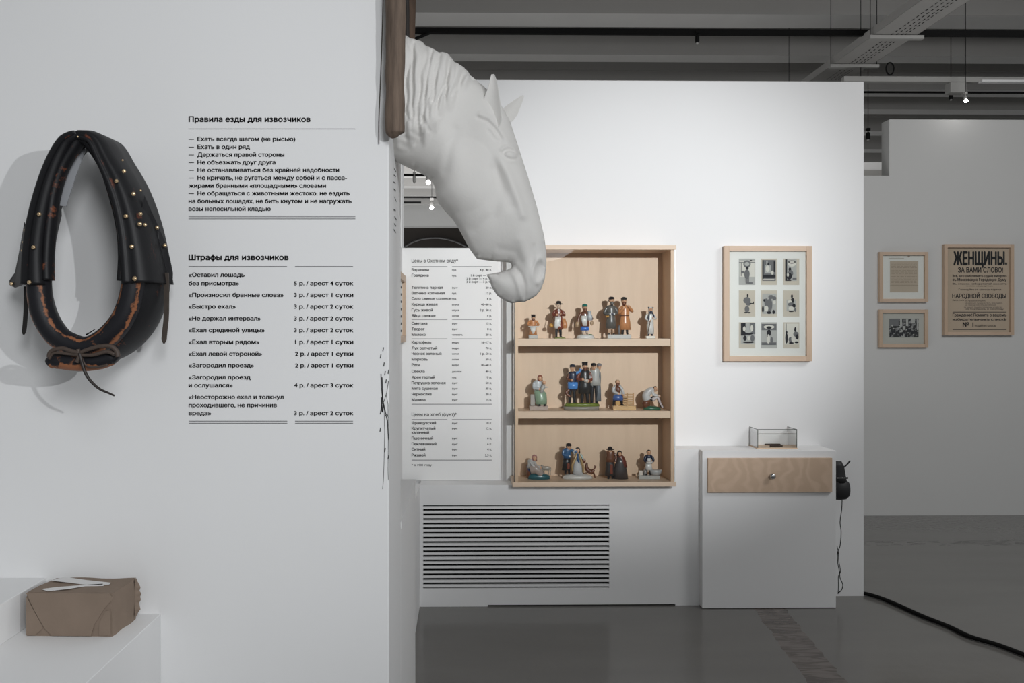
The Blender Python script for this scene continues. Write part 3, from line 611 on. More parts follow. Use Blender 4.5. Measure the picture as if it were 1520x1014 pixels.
# ------------------------------------------------------------------ figurines
FC = {}
def fm(col, rough=.3):
    k = tuple(round(c, 3) for c in col)
    if k not in FC: FC[k] = mat('glaze_%02d' % len(FC), col, rough, .5, noise=.08, nscale=60, coat=.3)
    return FC[k]
SK = (.62, .36, .22); WH = (.62, .62, .60); BK = (.012, .012, .014); GR = (.10, .097, .09); BR = (.13, .045, .022); OR = (.50, .22, .09); BL = (.05, .15, .42); NV = (.012, .02, .05); LG = (.40, .40, .38); BEI = (.42, .29, .18); RB = (.17, .04, .02)
YFIG = YW-.115
class Fig:
    """local frame in picture-size units: x right, y depth (- toward room), z up from the shelf"""
    def __init__(s, name, u, level, label, k=1.0):
        z = SHZ[level]; p = PY(u, 600, YFIG); s.u = k*YFIG/F; s.o = Vector((p.x, YFIG, z))
        s.t = thing(name, s.o, label, 'figurine', 'porcelain figurines in the wall cabinet')
        s.T = lambda x, y, z_: (s.o.x+x*s.u, s.o.y+y*s.u, s.o.z+z_*s.u)
    def L(s, name, col, rings, seg=16):
        bm = bmesh.new(); loft(bm, rings, seg, s.T); return bmobj(name, bm, fm(col), s.t, True)
    def B(s, name, col, c, r):
        bm = bmesh.new(); ball(bm, c, r, 14, s.T); return bmobj(name, bm, fm(col), s.t, True)
    def Tb(s, name, col, pts, r, n=4, seg=10):
        bm = bmesh.new(); P = spline([Vector(s.T(*p)) for p in pts], n); R = [x*s.u for x in (r if isinstance(r, (list, tuple)) else [r, r])]
        m_ = len(P); rr = []
        for i in range(m_):
            f = i/(m_-1)*(len(R)-1); j = min(int(f), len(R)-2); rr.append(R[j]*(1-(f-j))+R[j+1]*(f-j))
        tube(bm, P, rr, seg); return bmobj(name, bm, fm(col), s.t, True)
    def X(s, name, col, a, b, bev=.5):
        bm = bmesh.new(); box(bm, s.T(*a), s.T(*b), bev*s.u); return bmobj(name, bm, fm(col), s.t)
    def head(s, x, y, z, r=3.4, hair=BK, hat=None, hatk='cap', beard=None, turn=0, skin=SK):
        s.L('head', skin, [(z-r*1.5, x, y, r*.55, r*.55), (z-r*1.05, x+turn, y-r*.15, r*.6, r*.65), (z-r*.5, x+turn*.8, y-r*.1, r*.85, r*.95), (z, x, y, r*.95, r*1.05), (z+r*.55, x, y, r*.85, r*.95), (z+r, x, y, r*.3, r*.35)], 14)
        s.B('nose', skin, (x+turn*1.5, y-r*1.1, z-r*.15), (r*.16, r*.25, r*.25))
        for dx in (-.36, .36): s.B('eye', BK, (x+turn+dx*r, y-r*.96, z+r*.08), (r*.1, r*.1, r*.09))
        s.B('mouth', (.3, .08, .05), (x+turn, y-r*.92, z-r*.55), (r*.25, r*.1, r*.08))
        if hair: s.L('hair', hair, [(z-r*.5, x-turn*.5, y+r*.3, r*.85, r*.8), (z+r*.2, x-turn*.5, y+r*.22, r*1.06, r*.98), (z+r*.8, x, y+r*.1, r*.8, r*.85), (z+r*1.1, x, y, r*.3, r*.3)], 14)
        if beard: s.L('beard', beard, [(z-r*1.8, x+turn, y-r*.7, r*.3, r*.25), (z-r*1.1, x+turn, y-r*.75, r*.72, r*.5), (z-r*.4, x+turn, y-r*.45, r*.9, r*.7)], 12)
        if hat is not None:
            if hatk == 'cap': s.L('hat', hat, [(z+r*.42, x+turn*.5, y-r*.55, r*.95, r*1.15), (z+r*.5, x, y-r*.1, r*1.04, r*1.1), (z+r*.8, x, y, r*1.1, r*1.1), (z+r*1.15, x, y, r*.95, r*.95), (z+r*1.4, x, y, r*.4, r*.4)])
            if hatk == 'brim': s.L('hat', hat, [(z+r*.3, x, y, r*1.75, r*1.75), (z+r*.5, x, y, r*1.6, r*1.6), (z+r*.55, x, y, r*1.0, r*1.05), (z+r*1.2, x, y, r*.9, r*.9), (z+r*1.5, x, y, r*.5, r*.5)])
            if hatk == 'top': s.L('hat', hat, [(z+r*.35, x, y, r*1.2, r*1.25), (z+r*.5, x, y, r*1.05, r*1.1), (z+r*1.6, x, y, r*1.15, r*1.15)])
            if hatk == 'scarf': s.L('headscarf', hat, [(z-r*1.5, x, y+r*.3, r*1.2, r*1.0), (z-r*.6, x, y+r*.35, r*1.15, r*1.0), (z+r*.3, x, y+r*.25, r*1.15, r*1.15), (z+r*1.0, x, y, r*.8, r*.8), (z+r*1.25, x, y, r*.2, r*.2)])
    def legs(s, x, z0, z1, col=BK, sp=2.6, r=1.7, foot=BK, lean=0):
        for sg in (-1, 1):
            s.Tb('leg', col, [(x+sg*sp*.8, 0, z1), (x+sg*sp+lean, -.3, (z0+z1)/2), (x+sg*sp*1.05+lean, 0, z0+1)], [r*1.2, r, r*.8])
            s.B('boot', foot, (x+sg*sp*1.15+lean, -1.2, z0+1.0), (r*.95, r*1.7, 1.1))
    def coat(s, x, z0, z1, col, w0, w1, name='coat', waist=None, d=.7):
        h = z1-z0; ws = waist or (w0+w1)/2*.85
        s.L(name, col, [(z0, x, 0, w0, w0*d), (z0+h*.3, x, 0, w0*.92, w0*d*.9), (z0+h*.55, x, 0, ws, ws*.75), (z0+h*.8, x, 0, w1, w1*.62), (z0+h*.93, x, 0, w1*.92, w1*.55), (z0+h, x, 0, w1*.4, w1*.35)], 20)
        return z1
    def arm(s, col, pts, r=1.7, hand=SK):
        s.Tb('arm', col, pts, [r*1.15, r, r*.8]); q = pts[-1]; s.B('hand', hand, q, (r*.8, r*.8, r*.85))
# shelf 1
f = Fig('tailor_figurine', 791, 0, 'seated man figurine behind a tray, far left of the top cabinet shelf')
f.X('base', LG, (-6.5, -5, 0), (7, 5, 5.5)); f.L('skirt', OR, [(5.5, 0, 0, 6.2, 4.5), (11, 0, 0, 5.5, 4), (17, 0, 0, 5, 3.6)]); f.L('apron', WH, [(7, 0, -4.1, 1, .6), (12, 0, -4, 3.4, 1), (17, 0, -3.8, 4.6, 1)])
f.coat(0, 17, 28, OR, 5.2, 5.6); f.X('tray', WH, (-7.5, -7, 17.5), (8.5, -2, 18.6)); f.arm(OR, [(-5, -.5, 26), (-7, -3, 21), (-2.5, -5, 19.5)], 1.6); f.arm(OR, [(5, -.5, 26), (8, -3, 20.5), (4, -5, 19.5)], 1.6)
f.head(0.5, -.5, 31, 3, hat=BK, hatk='top', beard=BR)
f = Fig('peddler_woman_figurine', 829, 0, 'figurine in black brimmed hat, red-brown jacket and white apron on the top shelf')
f.L('base', (.22, .24, .08), [(0, 2, 0, 9, 6), (1.5, 2, 0, 8, 5.5), (2.6, 1, 0, 4, 3)]); f.legs(0, 2, 17, BK, 3.0, 1.9)
f.L('breeches', RB, [(13.5, 1, 0, 5, 3.6), (17, 1, 0, 6.8, 4.2), (25, .5, 0, 6.5, 4)]); f.L('apron', WH, [(15, -3.5, -3.2, 2.2, 1.2), (20, -2.4, -3.6, 4.4, 1.6), (27, -1.3, -3.4, 4.6, 1.4), (33, -.6, -3, 4.2, 1.2)])
f.coat(0, 25, 44, RB, 6.6, 6.6); f.arm(RB, [(-5.5, 0, 41), (-8, -1.5, 35), (-3, -5, 35.5)], 2.1); f.arm(RB, [(5.5, 0, 41), (8.5, -1.5, 35), (2.5, -5.2, 36.5)], 2.1)
f.B('gourd', (.50, .26, .05), (-11, -1, 19.5), (3.2, 3, 3)); f.Tb('strap', BR, [(-11, -1, 22), (-9, -1, 30), (-4, -2, 40)], .5); f.L('bag', OR, [(15, 9, -1, 3, 2), (20, 9.3, -1, 4, 2.6), (30, 7, -1, 3, 2)])
f.B('collar', WH, (0, -3.2, 42), (1.8, 1.4, 2)); f.head(0, -.5, 50, 4, hat=BK, hatk='brim', turn=.4, skin=(.66, .50, .38))
f = Fig('water_carrier_figurine', 868, 0, 'figurine in green cap and blue trousers with silver jug on the top shelf')
f.L('base', WH, [(0, 1, 0, 13.5, 7.5), (2, 1, 0, 13.5, 7.5), (5.2, 1, 0, 11, 6), (6, 1, 0, 6, 3)], 22); f.B('grass_tuft', (.07, .18, .08), (8, -3, 5.6), (3, 2, 1.2)); f.legs(0, 6, 13, (.5, .42, .34), 3, 1.8, foot=(.3, .25, .2))
f.L('breeches', (.04, .16, .55), [(12, 0, 0, 6.5, 4), (15, 0, 0, 6.4, 4), (19, 0, 0, 5.4, 3.6)]); f.coat(0, 18, 41, BR, 7, 6.4); f.L('apron', WH, [(19, -.5, -4.3, 2.8, 1), (27, -1, -4.6, 4.5, 1.2), (34, -1.5, -4, 4.6, 1.2)])
f.arm(BR, [(-5.5, 0, 38), (-9, -1, 32), (-10.5, -2, 25), (-10, -2.5, 22.5)], 2); f.arm(BR, [(5.5, 0, 38), (10.5, -1, 30), (9.5, -3, 29)], 2)
f.L('jug', (.42, .45, .48), [(27, 7.5, -3, 3.6, 3.4), (33, 7, -3, 4.2, 4), (37, 6.5, -3, 2.4, 2.2), (41, 6.3, -3, 2.8, 2.6)]); f.L('basket', BEI, [(17, -12, -2, 2.6, 2.5), (23, -11, -2, 3.2, 3), (25, -11, -2, 2.2, 2.2)]); f.B('loaf', BEI, (10, -3, 23), (2.6, 2.2, 3.5))
f.head(0, -.5, 46, 3.9, hat=(.01, .16, .13), hatk='cap', beard=BR, hair=BK)
f = Fig('two_coachmen_figurine', 918, 0, 'figurine of two men in long coats, one grey and one orange-brown')
f.X('base', LG, (-17, -6, 0), (18, 6, 6)); f.legs(-11, 6, 17, (.5, .33, .22), 3.3, 1.8); f.legs(9.5, 6, 17, BK, 3.3, 1.9)
f.coat(-11, 15, 50, GR, 8, 7.6, waist=6); f.coat(9.5, 13, 50, OR, 9, 7, waist=6.3); f.L('belt', BR, [(33.5, 9.5, 0, 6.7, 5.2), (35, 9.5, 0, 6.7, 5.2)])
f.arm(GR, [(-17, 0, 46), (-21, -1.5, 38), (-13.5, -6, 36.5)], 2.3, WH); f.arm(GR, [(-5, 0, 46), (-2, -1.5, 39), (-7.5, -6, 36.5)], 2.3, WH); f.Tb('gloves', NV, [(-12, -6.5, 36.5), (-8, -6.5, 36.5)], 1.1); f.Tb('purse', (.5, .28, .08), [(-19, -3, 33), (-15, -5, 33)], 1.5)
f.arm(OR, [(15, 0, 46), (20, -2, 41), (14, -5, 48)], 2.3, SK); f.arm(OR, [(4, 0, 46), (.5, -2, 38), (7, -5.5, 46)], 2.3, SK)
f.Tb('post', (.12, .12, .13), [(.5, -2, 6), (.5, -2, 20)], 1.6); f.head(-10.5, -.5, 56.5, 4.2, hat=BK, hatk='cap', beard=GR, turn=.5); f.head(8, -.5, 56, 4.2, hat=(.03, .03, .028), hatk='cap', beard=BR, turn=-.3)
f = Fig('scarfed_woman_figurine', 965, 0, 'slim white figurine with blue shawl and walking stick, right on the top shelf')
f.X('base', (.66, .64, .58), (-7, -5, 0), (7, 5, 4), .8); f.legs(0, 4, 8, NV, 2.4, 1.5); f.coat(.5, 7, 39, WH, 5.6, 5, waist=4.6); f.arm(WH, [(-4, 0, 36), (-6.8, -1, 30), (-1, -4, 26.5)], 1.7); f.arm(WH, [(5, 0, 36), (8, -1, 30), (3.5, -4, 30.5)], 1.7)
f.Tb('shawl_end', NV, [(-1, -3.5, 39), (-3, -3.8, 33), (-3.2, -3.6, 27)], 1.0); f.Tb('shawl_end', NV, [(2, -3.5, 39), (5, -3, 34), (5.4, -3, 29)], .9); f.Tb('walking_stick', (.15, .12, .09), [(0, -5, 28), (-3, -5, 14), (-5, -4, 4)], .45)
f.B('shawl_knot', NV, (.8, -3, 39), (2.6, 1.8, 2.4)); f.head(.8, -.3, 43.5, 3, hair=NV, hat=WH, hatk='scarf'); f.Tb('scarf_horn', NV, [(-1.6, -1, 44), (-3, -1, 47)], .8); f.Tb('scarf_horn', NV, [(3, -1, 44), (4.4, -1, 47)], .8)
# shelf 2
f = Fig('seated_nurse_figurine', 799, 1, 'seated woman figurine in green skirt holding a child, left on the middle shelf')
f.X('base', (.40, .32, .28), (-13.5, -7, 0), (13.5, 7, 6)); f.X('bench', (.36, .33, .30), (-11.5, -1, 6), (-5, 6, 22.5)); f.L('skirt', (.22, .32, .22), [(8, 4, -2, 8.5, 6.5), (14, 4, -2, 8.8, 6.5), (24, 3, -1.5, 9, 6.5), (31, 0, 0, 6, 4.5)], 20)
for sx_ in (-1, 7): f.B('boot', BK, (sx_+2, -8, 7.3), (2.2, 3, 1.5))
f.coat(-.5, 28, 44, (.47, .50, .52), 6.5, 6); f.arm((.47, .50, .52), [(-5.5, 0, 40), (-6.5, -3, 33), (1, -7, 31)], 2.4); f.arm((.47, .50, .52), [(4, 0, 40), (8.5, -3, 34), (6, -7, 31)], 2.2)
f.L('child', (.40, .40, .38), [(26, 4, -7, 2.5, 2.2), (33, 6, -6.5, 3, 2.6), (38, 7.5, -6, 2.4, 2)]); f.B('child_head', SK, (8.2, -6, 40.5), (2.6, 2.5, 2.8)); f.Tb('child_arm', (.5, .5, .5), [(7, -7, 35), (11, -8, 34), (13, -8, 34)], .9)
f.head(2.5, -1.5, 47.5, 3.5, hair=BR, hat=(.22, .05, .03), hatk='scarf', turn=.5)
f = Fig('four_townsmen_figurine', 864, 1, 'largest figurine group of four standing townsmen on a green oval base, middle shelf')
f.L('base', (.24, .22, .19), [(0, -1, 0, 26, 8), (5, -1, 0, 27, 8)], 28); f.L('grass', (.15, .19, .03), [(5, -.5, 0, 26.5, 7.8), (8, 0, 0, 25.5, 7), (9.5, 0, 0, 24, 6.4)], 28)
f.legs(-15, 9, 30, BK, 3.4, 2.2); f.Tb('raised_leg', BR, [(-19, 0, 30), (-24, -2, 25), (-18, -3, 19)], [3, 2.4, 1.8]); f.coat(-14, 29, 57, NV, 6.8, 6.8); f.L('apron', (.07, .24, .60), [(31, -14, -1.5, 7.5, 5), (41, -14, -1, 7.6, 4.6)], 18)
f.arm(BR, [(-19, 0, 53), (-22, -1, 46), (-16, -5, 44)], 2.3); f.arm((.10, .28, .60), [(-9, 0, 54), (-4, -1, 56), (-2, -2, 61)], 2.4); f.head(-14.5, -.5, 62, 3.9, hat=(.02, .03, .05), hatk='cap', turn=-.3)
f.legs(4, 9, 26, BK, 4, 2.3); f.coat(4, 24, 60, (.018, .018, .018), 10.5, 8, waist=8); f.arm(RB, [(-3.5, 0, 55), (-7, -1.5, 46), (0, -7, 45.5)], 2.7); f.arm(RB, [(11.5, 0, 55), (14, -1.5, 46), (8, -7, 43)], 2.7); f.B('loaf', (.45, .40, .35), (5, -8, 43.5), (3.8, 2, 3)); f.head(4, -1, 64.5, 4, hat=BK, hatk='top', beard=BR)
f.legs(18, 9, 37, (.012, .013, .016), 3.4, 2.6); f.coat(19.5, 36, 62, LG, 8, 7, name='white_shirt'); f.arm(LG, [(13.5, 0, 57), (12, -1, 48), (13, -2, 42)], 2.3); f.head(17, -2, 64, 3.8, hat=BK, hatk='cap', turn=-.4)
f.coat(24, 12, 58, (.13, .15, .17), 4.6, 4.2, name='grey_coat'); f.head(25.5, 0, 64, 3.4, hat=(.2, .2, .22), hatk='cap')
f = Fig('toymaker_figurine', 926, 1, 'figurine of a seated bearded man in blue trousers beside a small wooden rack, middle shelf')
f.X('base', (.55, .36, .17), (-17, -6, 0), (17, 6, 6)); f.X('stool', (.5, .30, .10), (-12, -2, 6), (-6, 4, 15)); f.L('trousers', (.05, .10, .28), [(14, -9, -2, 8, 5), (20, -9, -1, 7.5, 4.5), (23, -9, 0, 5, 3.6)]); f.legs(-9, 6, 15, BK, 6, 1.8)
f.coat(-9, 20, 37, (.50, .50, .50), 6, 5.8); f.L('vest', BR, [(24, -8, -3.4, 2, 1), (30, -9, -3.2, 4, 1.4), (37, -9.5, -1, 3.5, 2)]); f.arm((.5, .5, .5), [(-14.5, 0, 33), (-16, -2, 27), (-9, -6, 24)], 2.1); f.arm((.5, .5, .5), [(-4, 0, 33), (-2, -2, 27), (-2, -6, 22)], 2.0); f.head(-9.5, -.5, 41, 3.4, hair=BEI, beard=BR)
for k in range(5): f.X('rack_board', (.45, .28, .13), (-2, 0, 6.5+k*3.6), (15, 1.5, 9+k*3.6), .3)
for x in (-2, 4.5, 13.5): f.X('rack_post', (.40, .23, .10), (x, -.8, 6), (x+1.5, 2, 24.5), .3)
f = Fig('bast_shoe_maker_figurine', 966, 1, 'crouching man figurine in white shirt on green ground, right on the middle shelf')
f.L('ground', (.02, .10, .055), [(0, 2, 0, 13.5, 6.5), (3, 1, 0, 12, 6), (5, 0, 0, 8, 4)], 22); f.L('stump', BR, [(3, -6, 1, 5.5, 4.5), (10, -7, 1, 6, 4.6), (13, -6, 1, 5, 4)])
f.Tb('torso', (.50, .50, .50), [(-5, 0, 14), (-7, 0, 21), (-2, -1, 28), (4, -2, 31)], [6, 6, 5, 2.5], seg=14); f.Tb('leg', (.45, .40, .40), [(2, -2, 14), (9, -3, 18), (13, -4, 10), (17, -4, 3)], [3, 2.2, 1.6, 1.2]); f.Tb('leg', NV, [(0, 2, 14), (8, 2, 19), (14, 2, 10), (15, 1, 4)], [3, 2.2, 1.7, 1.4])
f.arm((.5, .5, .5), [(2, -3, 28), (3, -5, 22), (10, -5, 20.5)], 1.8); f.arm((.5, .5, .5), [(3, 2, 28), (5, 0, 23), (13, -2, 20)], 1.6); f.head(6, -2.5, 31.5, 3.1, hair=BK, turn=1.2)
# shelf 3
f = Fig('goose_girl_figurine', 799, 2, 'seated woman figurine in pink scarf with grey animal on a teal base')
f.L('base', (.02, .10, .12), [(0, 1, 0, 16.5, 7), (5, 1, 0, 16, 6.8), (7.5, 0, 0, 12, 5)], 24); f.L('seat', BR, [(2, -13, 2, 4.5, 4), (14, -13, 2, 5, 4), (16, -12, 2, 4, 3)]); f.Tb('skirt', (.36, .30, .27), [(-11, 0, 14), (-4, -2, 15), (2, -3, 10), (5, -3, 7)], [7, 7, 5.5, 4], seg=14)
f.Tb('dress_hem', (.02, .05, .14), [(-15, 1, 20), (-13, 1, 13), (-9, 0, 8)], [2.5, 3.5, 3]); f.coat(-10.5, 16, 29, (.42, .41, .40), 6.2, 5.4); f.arm((.42, .41, .40), [(-6, -1, 26), (-3, -4, 20), (3, -5, 18)], 1.9); f.arm((.42, .41, .40), [(-12, -3, 26), (-8, -5, 20), (2, -6, 16)], 1.9)
f.head(-5.8, -1.5, 32, 3.5, hair=None, hat=(.36, .17, .16), hatk='scarf', turn=.8); f.B('animal_body', (.33, .30, .26), (12, -2, 16), (7, 2.8, 3.3)); f.Tb('animal_neck', (.33, .30, .26), [(7, -2, 17), (5, -2.5, 20), (4, -3, 18.5)], [2, 1.7, 1.2])
for dx in (6.5, 9, 15.5, 18): f.Tb('animal_leg', (.33, .30, .26), [(dx, -2, 15), (dx-.5, -2, 10), (dx, -2, 6.5)], [1.1, .7, .6])
f = Fig('dancing_couple_figurine', 854, 2, 'figurine group in blue, white and black with musician on an oval white base, bottom shelf')
f.L('base', (.52, .51, .48), [(0, 3, 0, 22, 7.5), (2, 3, 0, 23, 8), (5, 3, 0, 20, 7), (7, 2, 0, 14, 5)], 28); f.legs(-12, 7, 20, BK, 2.6, 1.8); f.L('coat_skirt', BK, [(13, -14, 0, 6.5, 4), (24, -13, 0, 6, 4), (33, -12.5, 0, 5.4, 3.6)])
f.coat(-12, 31, 46, (.03, .10, .22), 6.2, 6); f.X('satchel', RB, (-13, -5.5, 15), (-9, -3.5, 24)); f.arm((.03, .10, .22), [(-6.5, 0, 43), (-2, -2, 41), (3, -3, 40)], 2); f.arm((.03, .10, .22), [(-17, 0, 43), (-18, -2, 36), (-9, -4, 34)], 2, WH); f.head(-10, -.5, 48, 3.8, hat=BK, hatk='cap', turn=.6)
f.L('gown', (.50, .51, .52), [(6, 4, -1, 8, 5.5), (16, 3, -1, 7, 5), (28, 3, -1, 4, 3.4), (36, 3, -1, 4.6, 3.2), (39, 3, -1, 2, 2)], 20); f.Tb('shawl_end', (.40, .27, .12), [(2, -3, 39), (-1, -5, 30), (-5, -6, 22), (-5, -5, 12)], [1.3, 1.8, 1.8, 1.3]); f.Tb('shawl_end', (.40, .27, .12), [(5, -3, 38), (8, -5, 28), (11, -5, 18), (11, -4, 10)], [1.3, 1.8, 1.8, 1.3])
f.Tb('blue_sash', (.02, .07, .18), [(3, -4.5, 38), (3, -5, 30), (5, -5, 24)], [1.2, 1.6, .8]); f.arm((.5, .5, .5), [(-1, -1, 37), (-3, -3, 41), (1, -3, 44)], 1.3); f.arm((.35, .45, .42), [(7, -1, 37), (10, -2, 33), (11, -4, 27)], 1.5); f.B('tambourine', BR, (12, -4, 27), (3, 1.2, 3.6)); f.head(3.5, -.5, 43, 3.3, hat=BK, hatk='scarf', hair=None)
f.Tb('dog_body', BR, [(17, -1, 24), (17, -1, 15), (24, -1, 10), (27, -1, 14)], [1.2, 3.2, 3.6, 2], seg=12); f.Tb('dog_leg', BR, [(26, -2, 11), (28, -2, 6), (29, -2, 2)], [1.6, 1.2, .9]); f.Tb('dog_tail', BR, [(27, -1, 14), (30, -1, 18), (28, -1, 19)], 1)
f = Fig('cloaked_pair_figurine', 917, 2, 'figurine of two cloaked people in dark brown and black walking together, bottom shelf')
f.legs(-11, 0, 10, BK, 2.8, 2); f.coat(-11.5, 5, 30, (.035, .03, .03), 7.8, 6); f.coat(-11, 25, 42, (.14, .055, .028), 7, 6.6); f.X('front_cloth', RB, (-12.5, -6, 8), (-8.5, -5, 22)); f.arm((.13, .05, .03), [(-5, -1, 38), (-3, -3, 32), (-5, -5, 25)], 2); f.head(-11.5, -.5, 42.5, 3.6, hat=BK, hatk='brim', hair=BR)
f.L('cloak', (.05, .042, .042), [(0, 4.5, 0, 11, 6), (12, 4, 0, 10, 5.8), (24, 4, 0, 7.6, 5), (33, 3.6, 0, 5.4, 4)], 20); f.L('shawl', (.13, .03, .02), [(17, 9, .5, 5.5, 5), (25, 7, .5, 6, 5), (33, 4, 0, 5.6, 4.4), (36, 3, 0, 3, 3)]); f.head(2.5, -1, 38, 3.3, hair=BK, hat=BK, hatk='scarf', turn=.4)
f = Fig('washerwoman_figurine', 963, 2, 'washerwoman figurine in navy jacket and white apron beside a grey tub')
f.X('base', LG, (-16, -6, 0), (15.5, 6, 5.5), .8); f.X('soap_block', (.62, .58, .52), (-15, -3, 5.5), (-9.5, 2, 12)); f.legs(-1, 5.5, 14, BK, 2.6, 1.6)
f.L('tub', (.38, .39, .39), [(6, 10, -2, 6, 4), (9, 10, -2, 8, 5), (13, 10, -2, 9.4, 5.8), (13.6, 10, -2, 8.6, 5)], 24); f.L('stool', (.25, .24, .23), [(5.5, -5, 1, 3, 3), (13, -5, 1, 3, 3)]); f.L('apron', WH, [(13, 0, -1, 5.4, 4), (18, -.5, -1, 5, 3.8), (24, -.5, -1, 4.2, 3.4)])
f.coat(0, 22, 36, NV, 4.6, 5.4); f.L('apron_bib', WH, [(24, -.3, -3.6, 3, .9), (31, -.3, -3.4, 2.4, .8)]); f.arm(NV, [(-5, 0, 33), (-6.5, -2, 27), (-2, -5, 25.5)], 1.8); f.arm(NV, [(5, 0, 33), (6.5, -2, 27), (3, -5, 25.5)], 1.8); f.Tb('cloth_roll', (.5, .48, .45), [(-5, -6, 25), (5, -6, 25)], 1.5); f.head(0, -.5, 39.5, 3.3, hair=BK)
# ================================================================== HORSE HEAD
YH = (YN+yne)/2
OUT = [(570,52),(600,55),(606,57),(612,62),(618,64),(624,63.5),(631,68),(636,74),(645,76.5),(652,81),(665,82),(671,88),(676,95),(684,99),(690,103),(697,110),(700,117),(707,121),(714,126),(722,133),(732,141),(745,158),(757,180),(766,207),(776,238),(786,270),(795,300),(803,330),(808,352),(811,375),(811,395),(808.5,415),(803,430),(796,439),(786,445),(777,449),(770,448.5),(760,450.5),(750,447),(738,439),(730,427),(726.5,415),(722,407.5),(732,406),(742,404),(753,401),(759,397.5),(760.5,394),(757,390.5),(750,389),(738,388.3),(722,386.5),(708,384.5),(703,378),(696,368),(688,353),(680,338),(672,326),(660,313),(651,302),(647,292),(646,280),(642,270),(634,262),(622,256),(610,250.5),(597,244.5),(585,238),(570,226)]
def dens(P, st=3.0):
    o = []
    for i in range(len(P)):
        a, b = P[i], P[(i+1) % len(P)]; n = max(1, int(math.hypot(b[0]-a[0], b[1]-a[1])/st))
        o += [(a[0]+(b[0]-a[0])*k/n, a[1]+(b[1]-a[1])*k/n) for k in range(n)]
    return o
O = dens(OUT, 2.6); OA = np.array(O); OB = np.roll(OA, -1, 0)
def dist(p):
    d = OB-OA; l = (d**2).sum(1); t = np.clip(((p-OA)*d).sum(1)/l, 0, 1); q = OA+d*t[:, None]
    return np.sqrt(((p-q)**2).sum(1)).min()
def inside(p):
    x, y = p; xa, ya_, xb, yb_ = OA[:, 0], OA[:, 1], OB[:, 0], OB[:, 1]
    c = ((ya_ > y) != (yb_ > y)); xx = xa+(y-ya_)*(xb-xa)/np.where(yb_ == ya_, 1e-9, yb_-ya_)
    return (np.sum(c & (x < xx)) % 2) == 1
G = []; st = 2.3; row = 0; v = 52.0
while v < 452:
    u = 570.5+(row % 2)*st/2
    while u < 812:
        p = np.array((u, v))
        if inside(p) and dist(p) > 1.3: G.append((u, v))
        u += st
    v += st*.87; row += 1
allp = [Vector(p) for p in O+G]; nO = len(O)
V2, E2, F2, *_ = delaunay_2d_cdt(allp, [(i, (i+1) % nO) for i in range(nO)], [], 1, 1e-5)
V2 = [(p.x, p.y) for p in V2]; D = np.array([dist(np.array(p)) for p in V2]); bd = D < .05
def sst(a, b, x):
    t = min(max((x-a)/(b-a), 0), 1); return t*t*(3-2*t)
def Rr(u, v):
    neck = 1-sst(640, 700, u); muz = sst(300, 380, v)
    return (52*(1-muz)+36*muz)*(1-neck)+66*neck
Tk = np.array([Rr(*p)*math.sqrt(max(0, 1-(1-min(D[i]/Rr(*p), 1))**2))*(.92-.2*sst(340, 400, p[1])) for i, p in enumerate(V2)])
Tk[[i for i, p in enumerate(V2) if p[0] < 571 and D[i] < .05]] = 45
adj = [[] for _ in V2]
for fc in F2:
    for k in range(len(fc)): adj[fc[k]].append(fc[(k+1) % len(fc)]); adj[fc[(k+1) % len(fc)]].append(fc[k])
adj = [list(set(a)) for a in adj]
for it in range(14):
    T2 = Tk.copy()
    for i in range(len(V2)):
        if not bd[i] and D[i] > 3: T2[i] = .5*Tk[i]+.5*np.mean(Tk[adj[i]])
    Tk = T2
def seg(p, a, b):
    ax, ay = a; bx, by = b; dx, dy = bx-ax, by-ay; t = min(max(((p[0]-ax)*dx+(p[1]-ay)*dy)/(dx*dx+dy*dy), 0), 1)
    return math.hypot(p[0]-ax-dx*t, p[1]-ay-dy*t), t
def pl_d(p, pts): return min(seg(p, pts[i], pts[i+1])[0] for i in range(len(pts)-1))
def gs(d, s): return math.exp(-(d/s)**2)
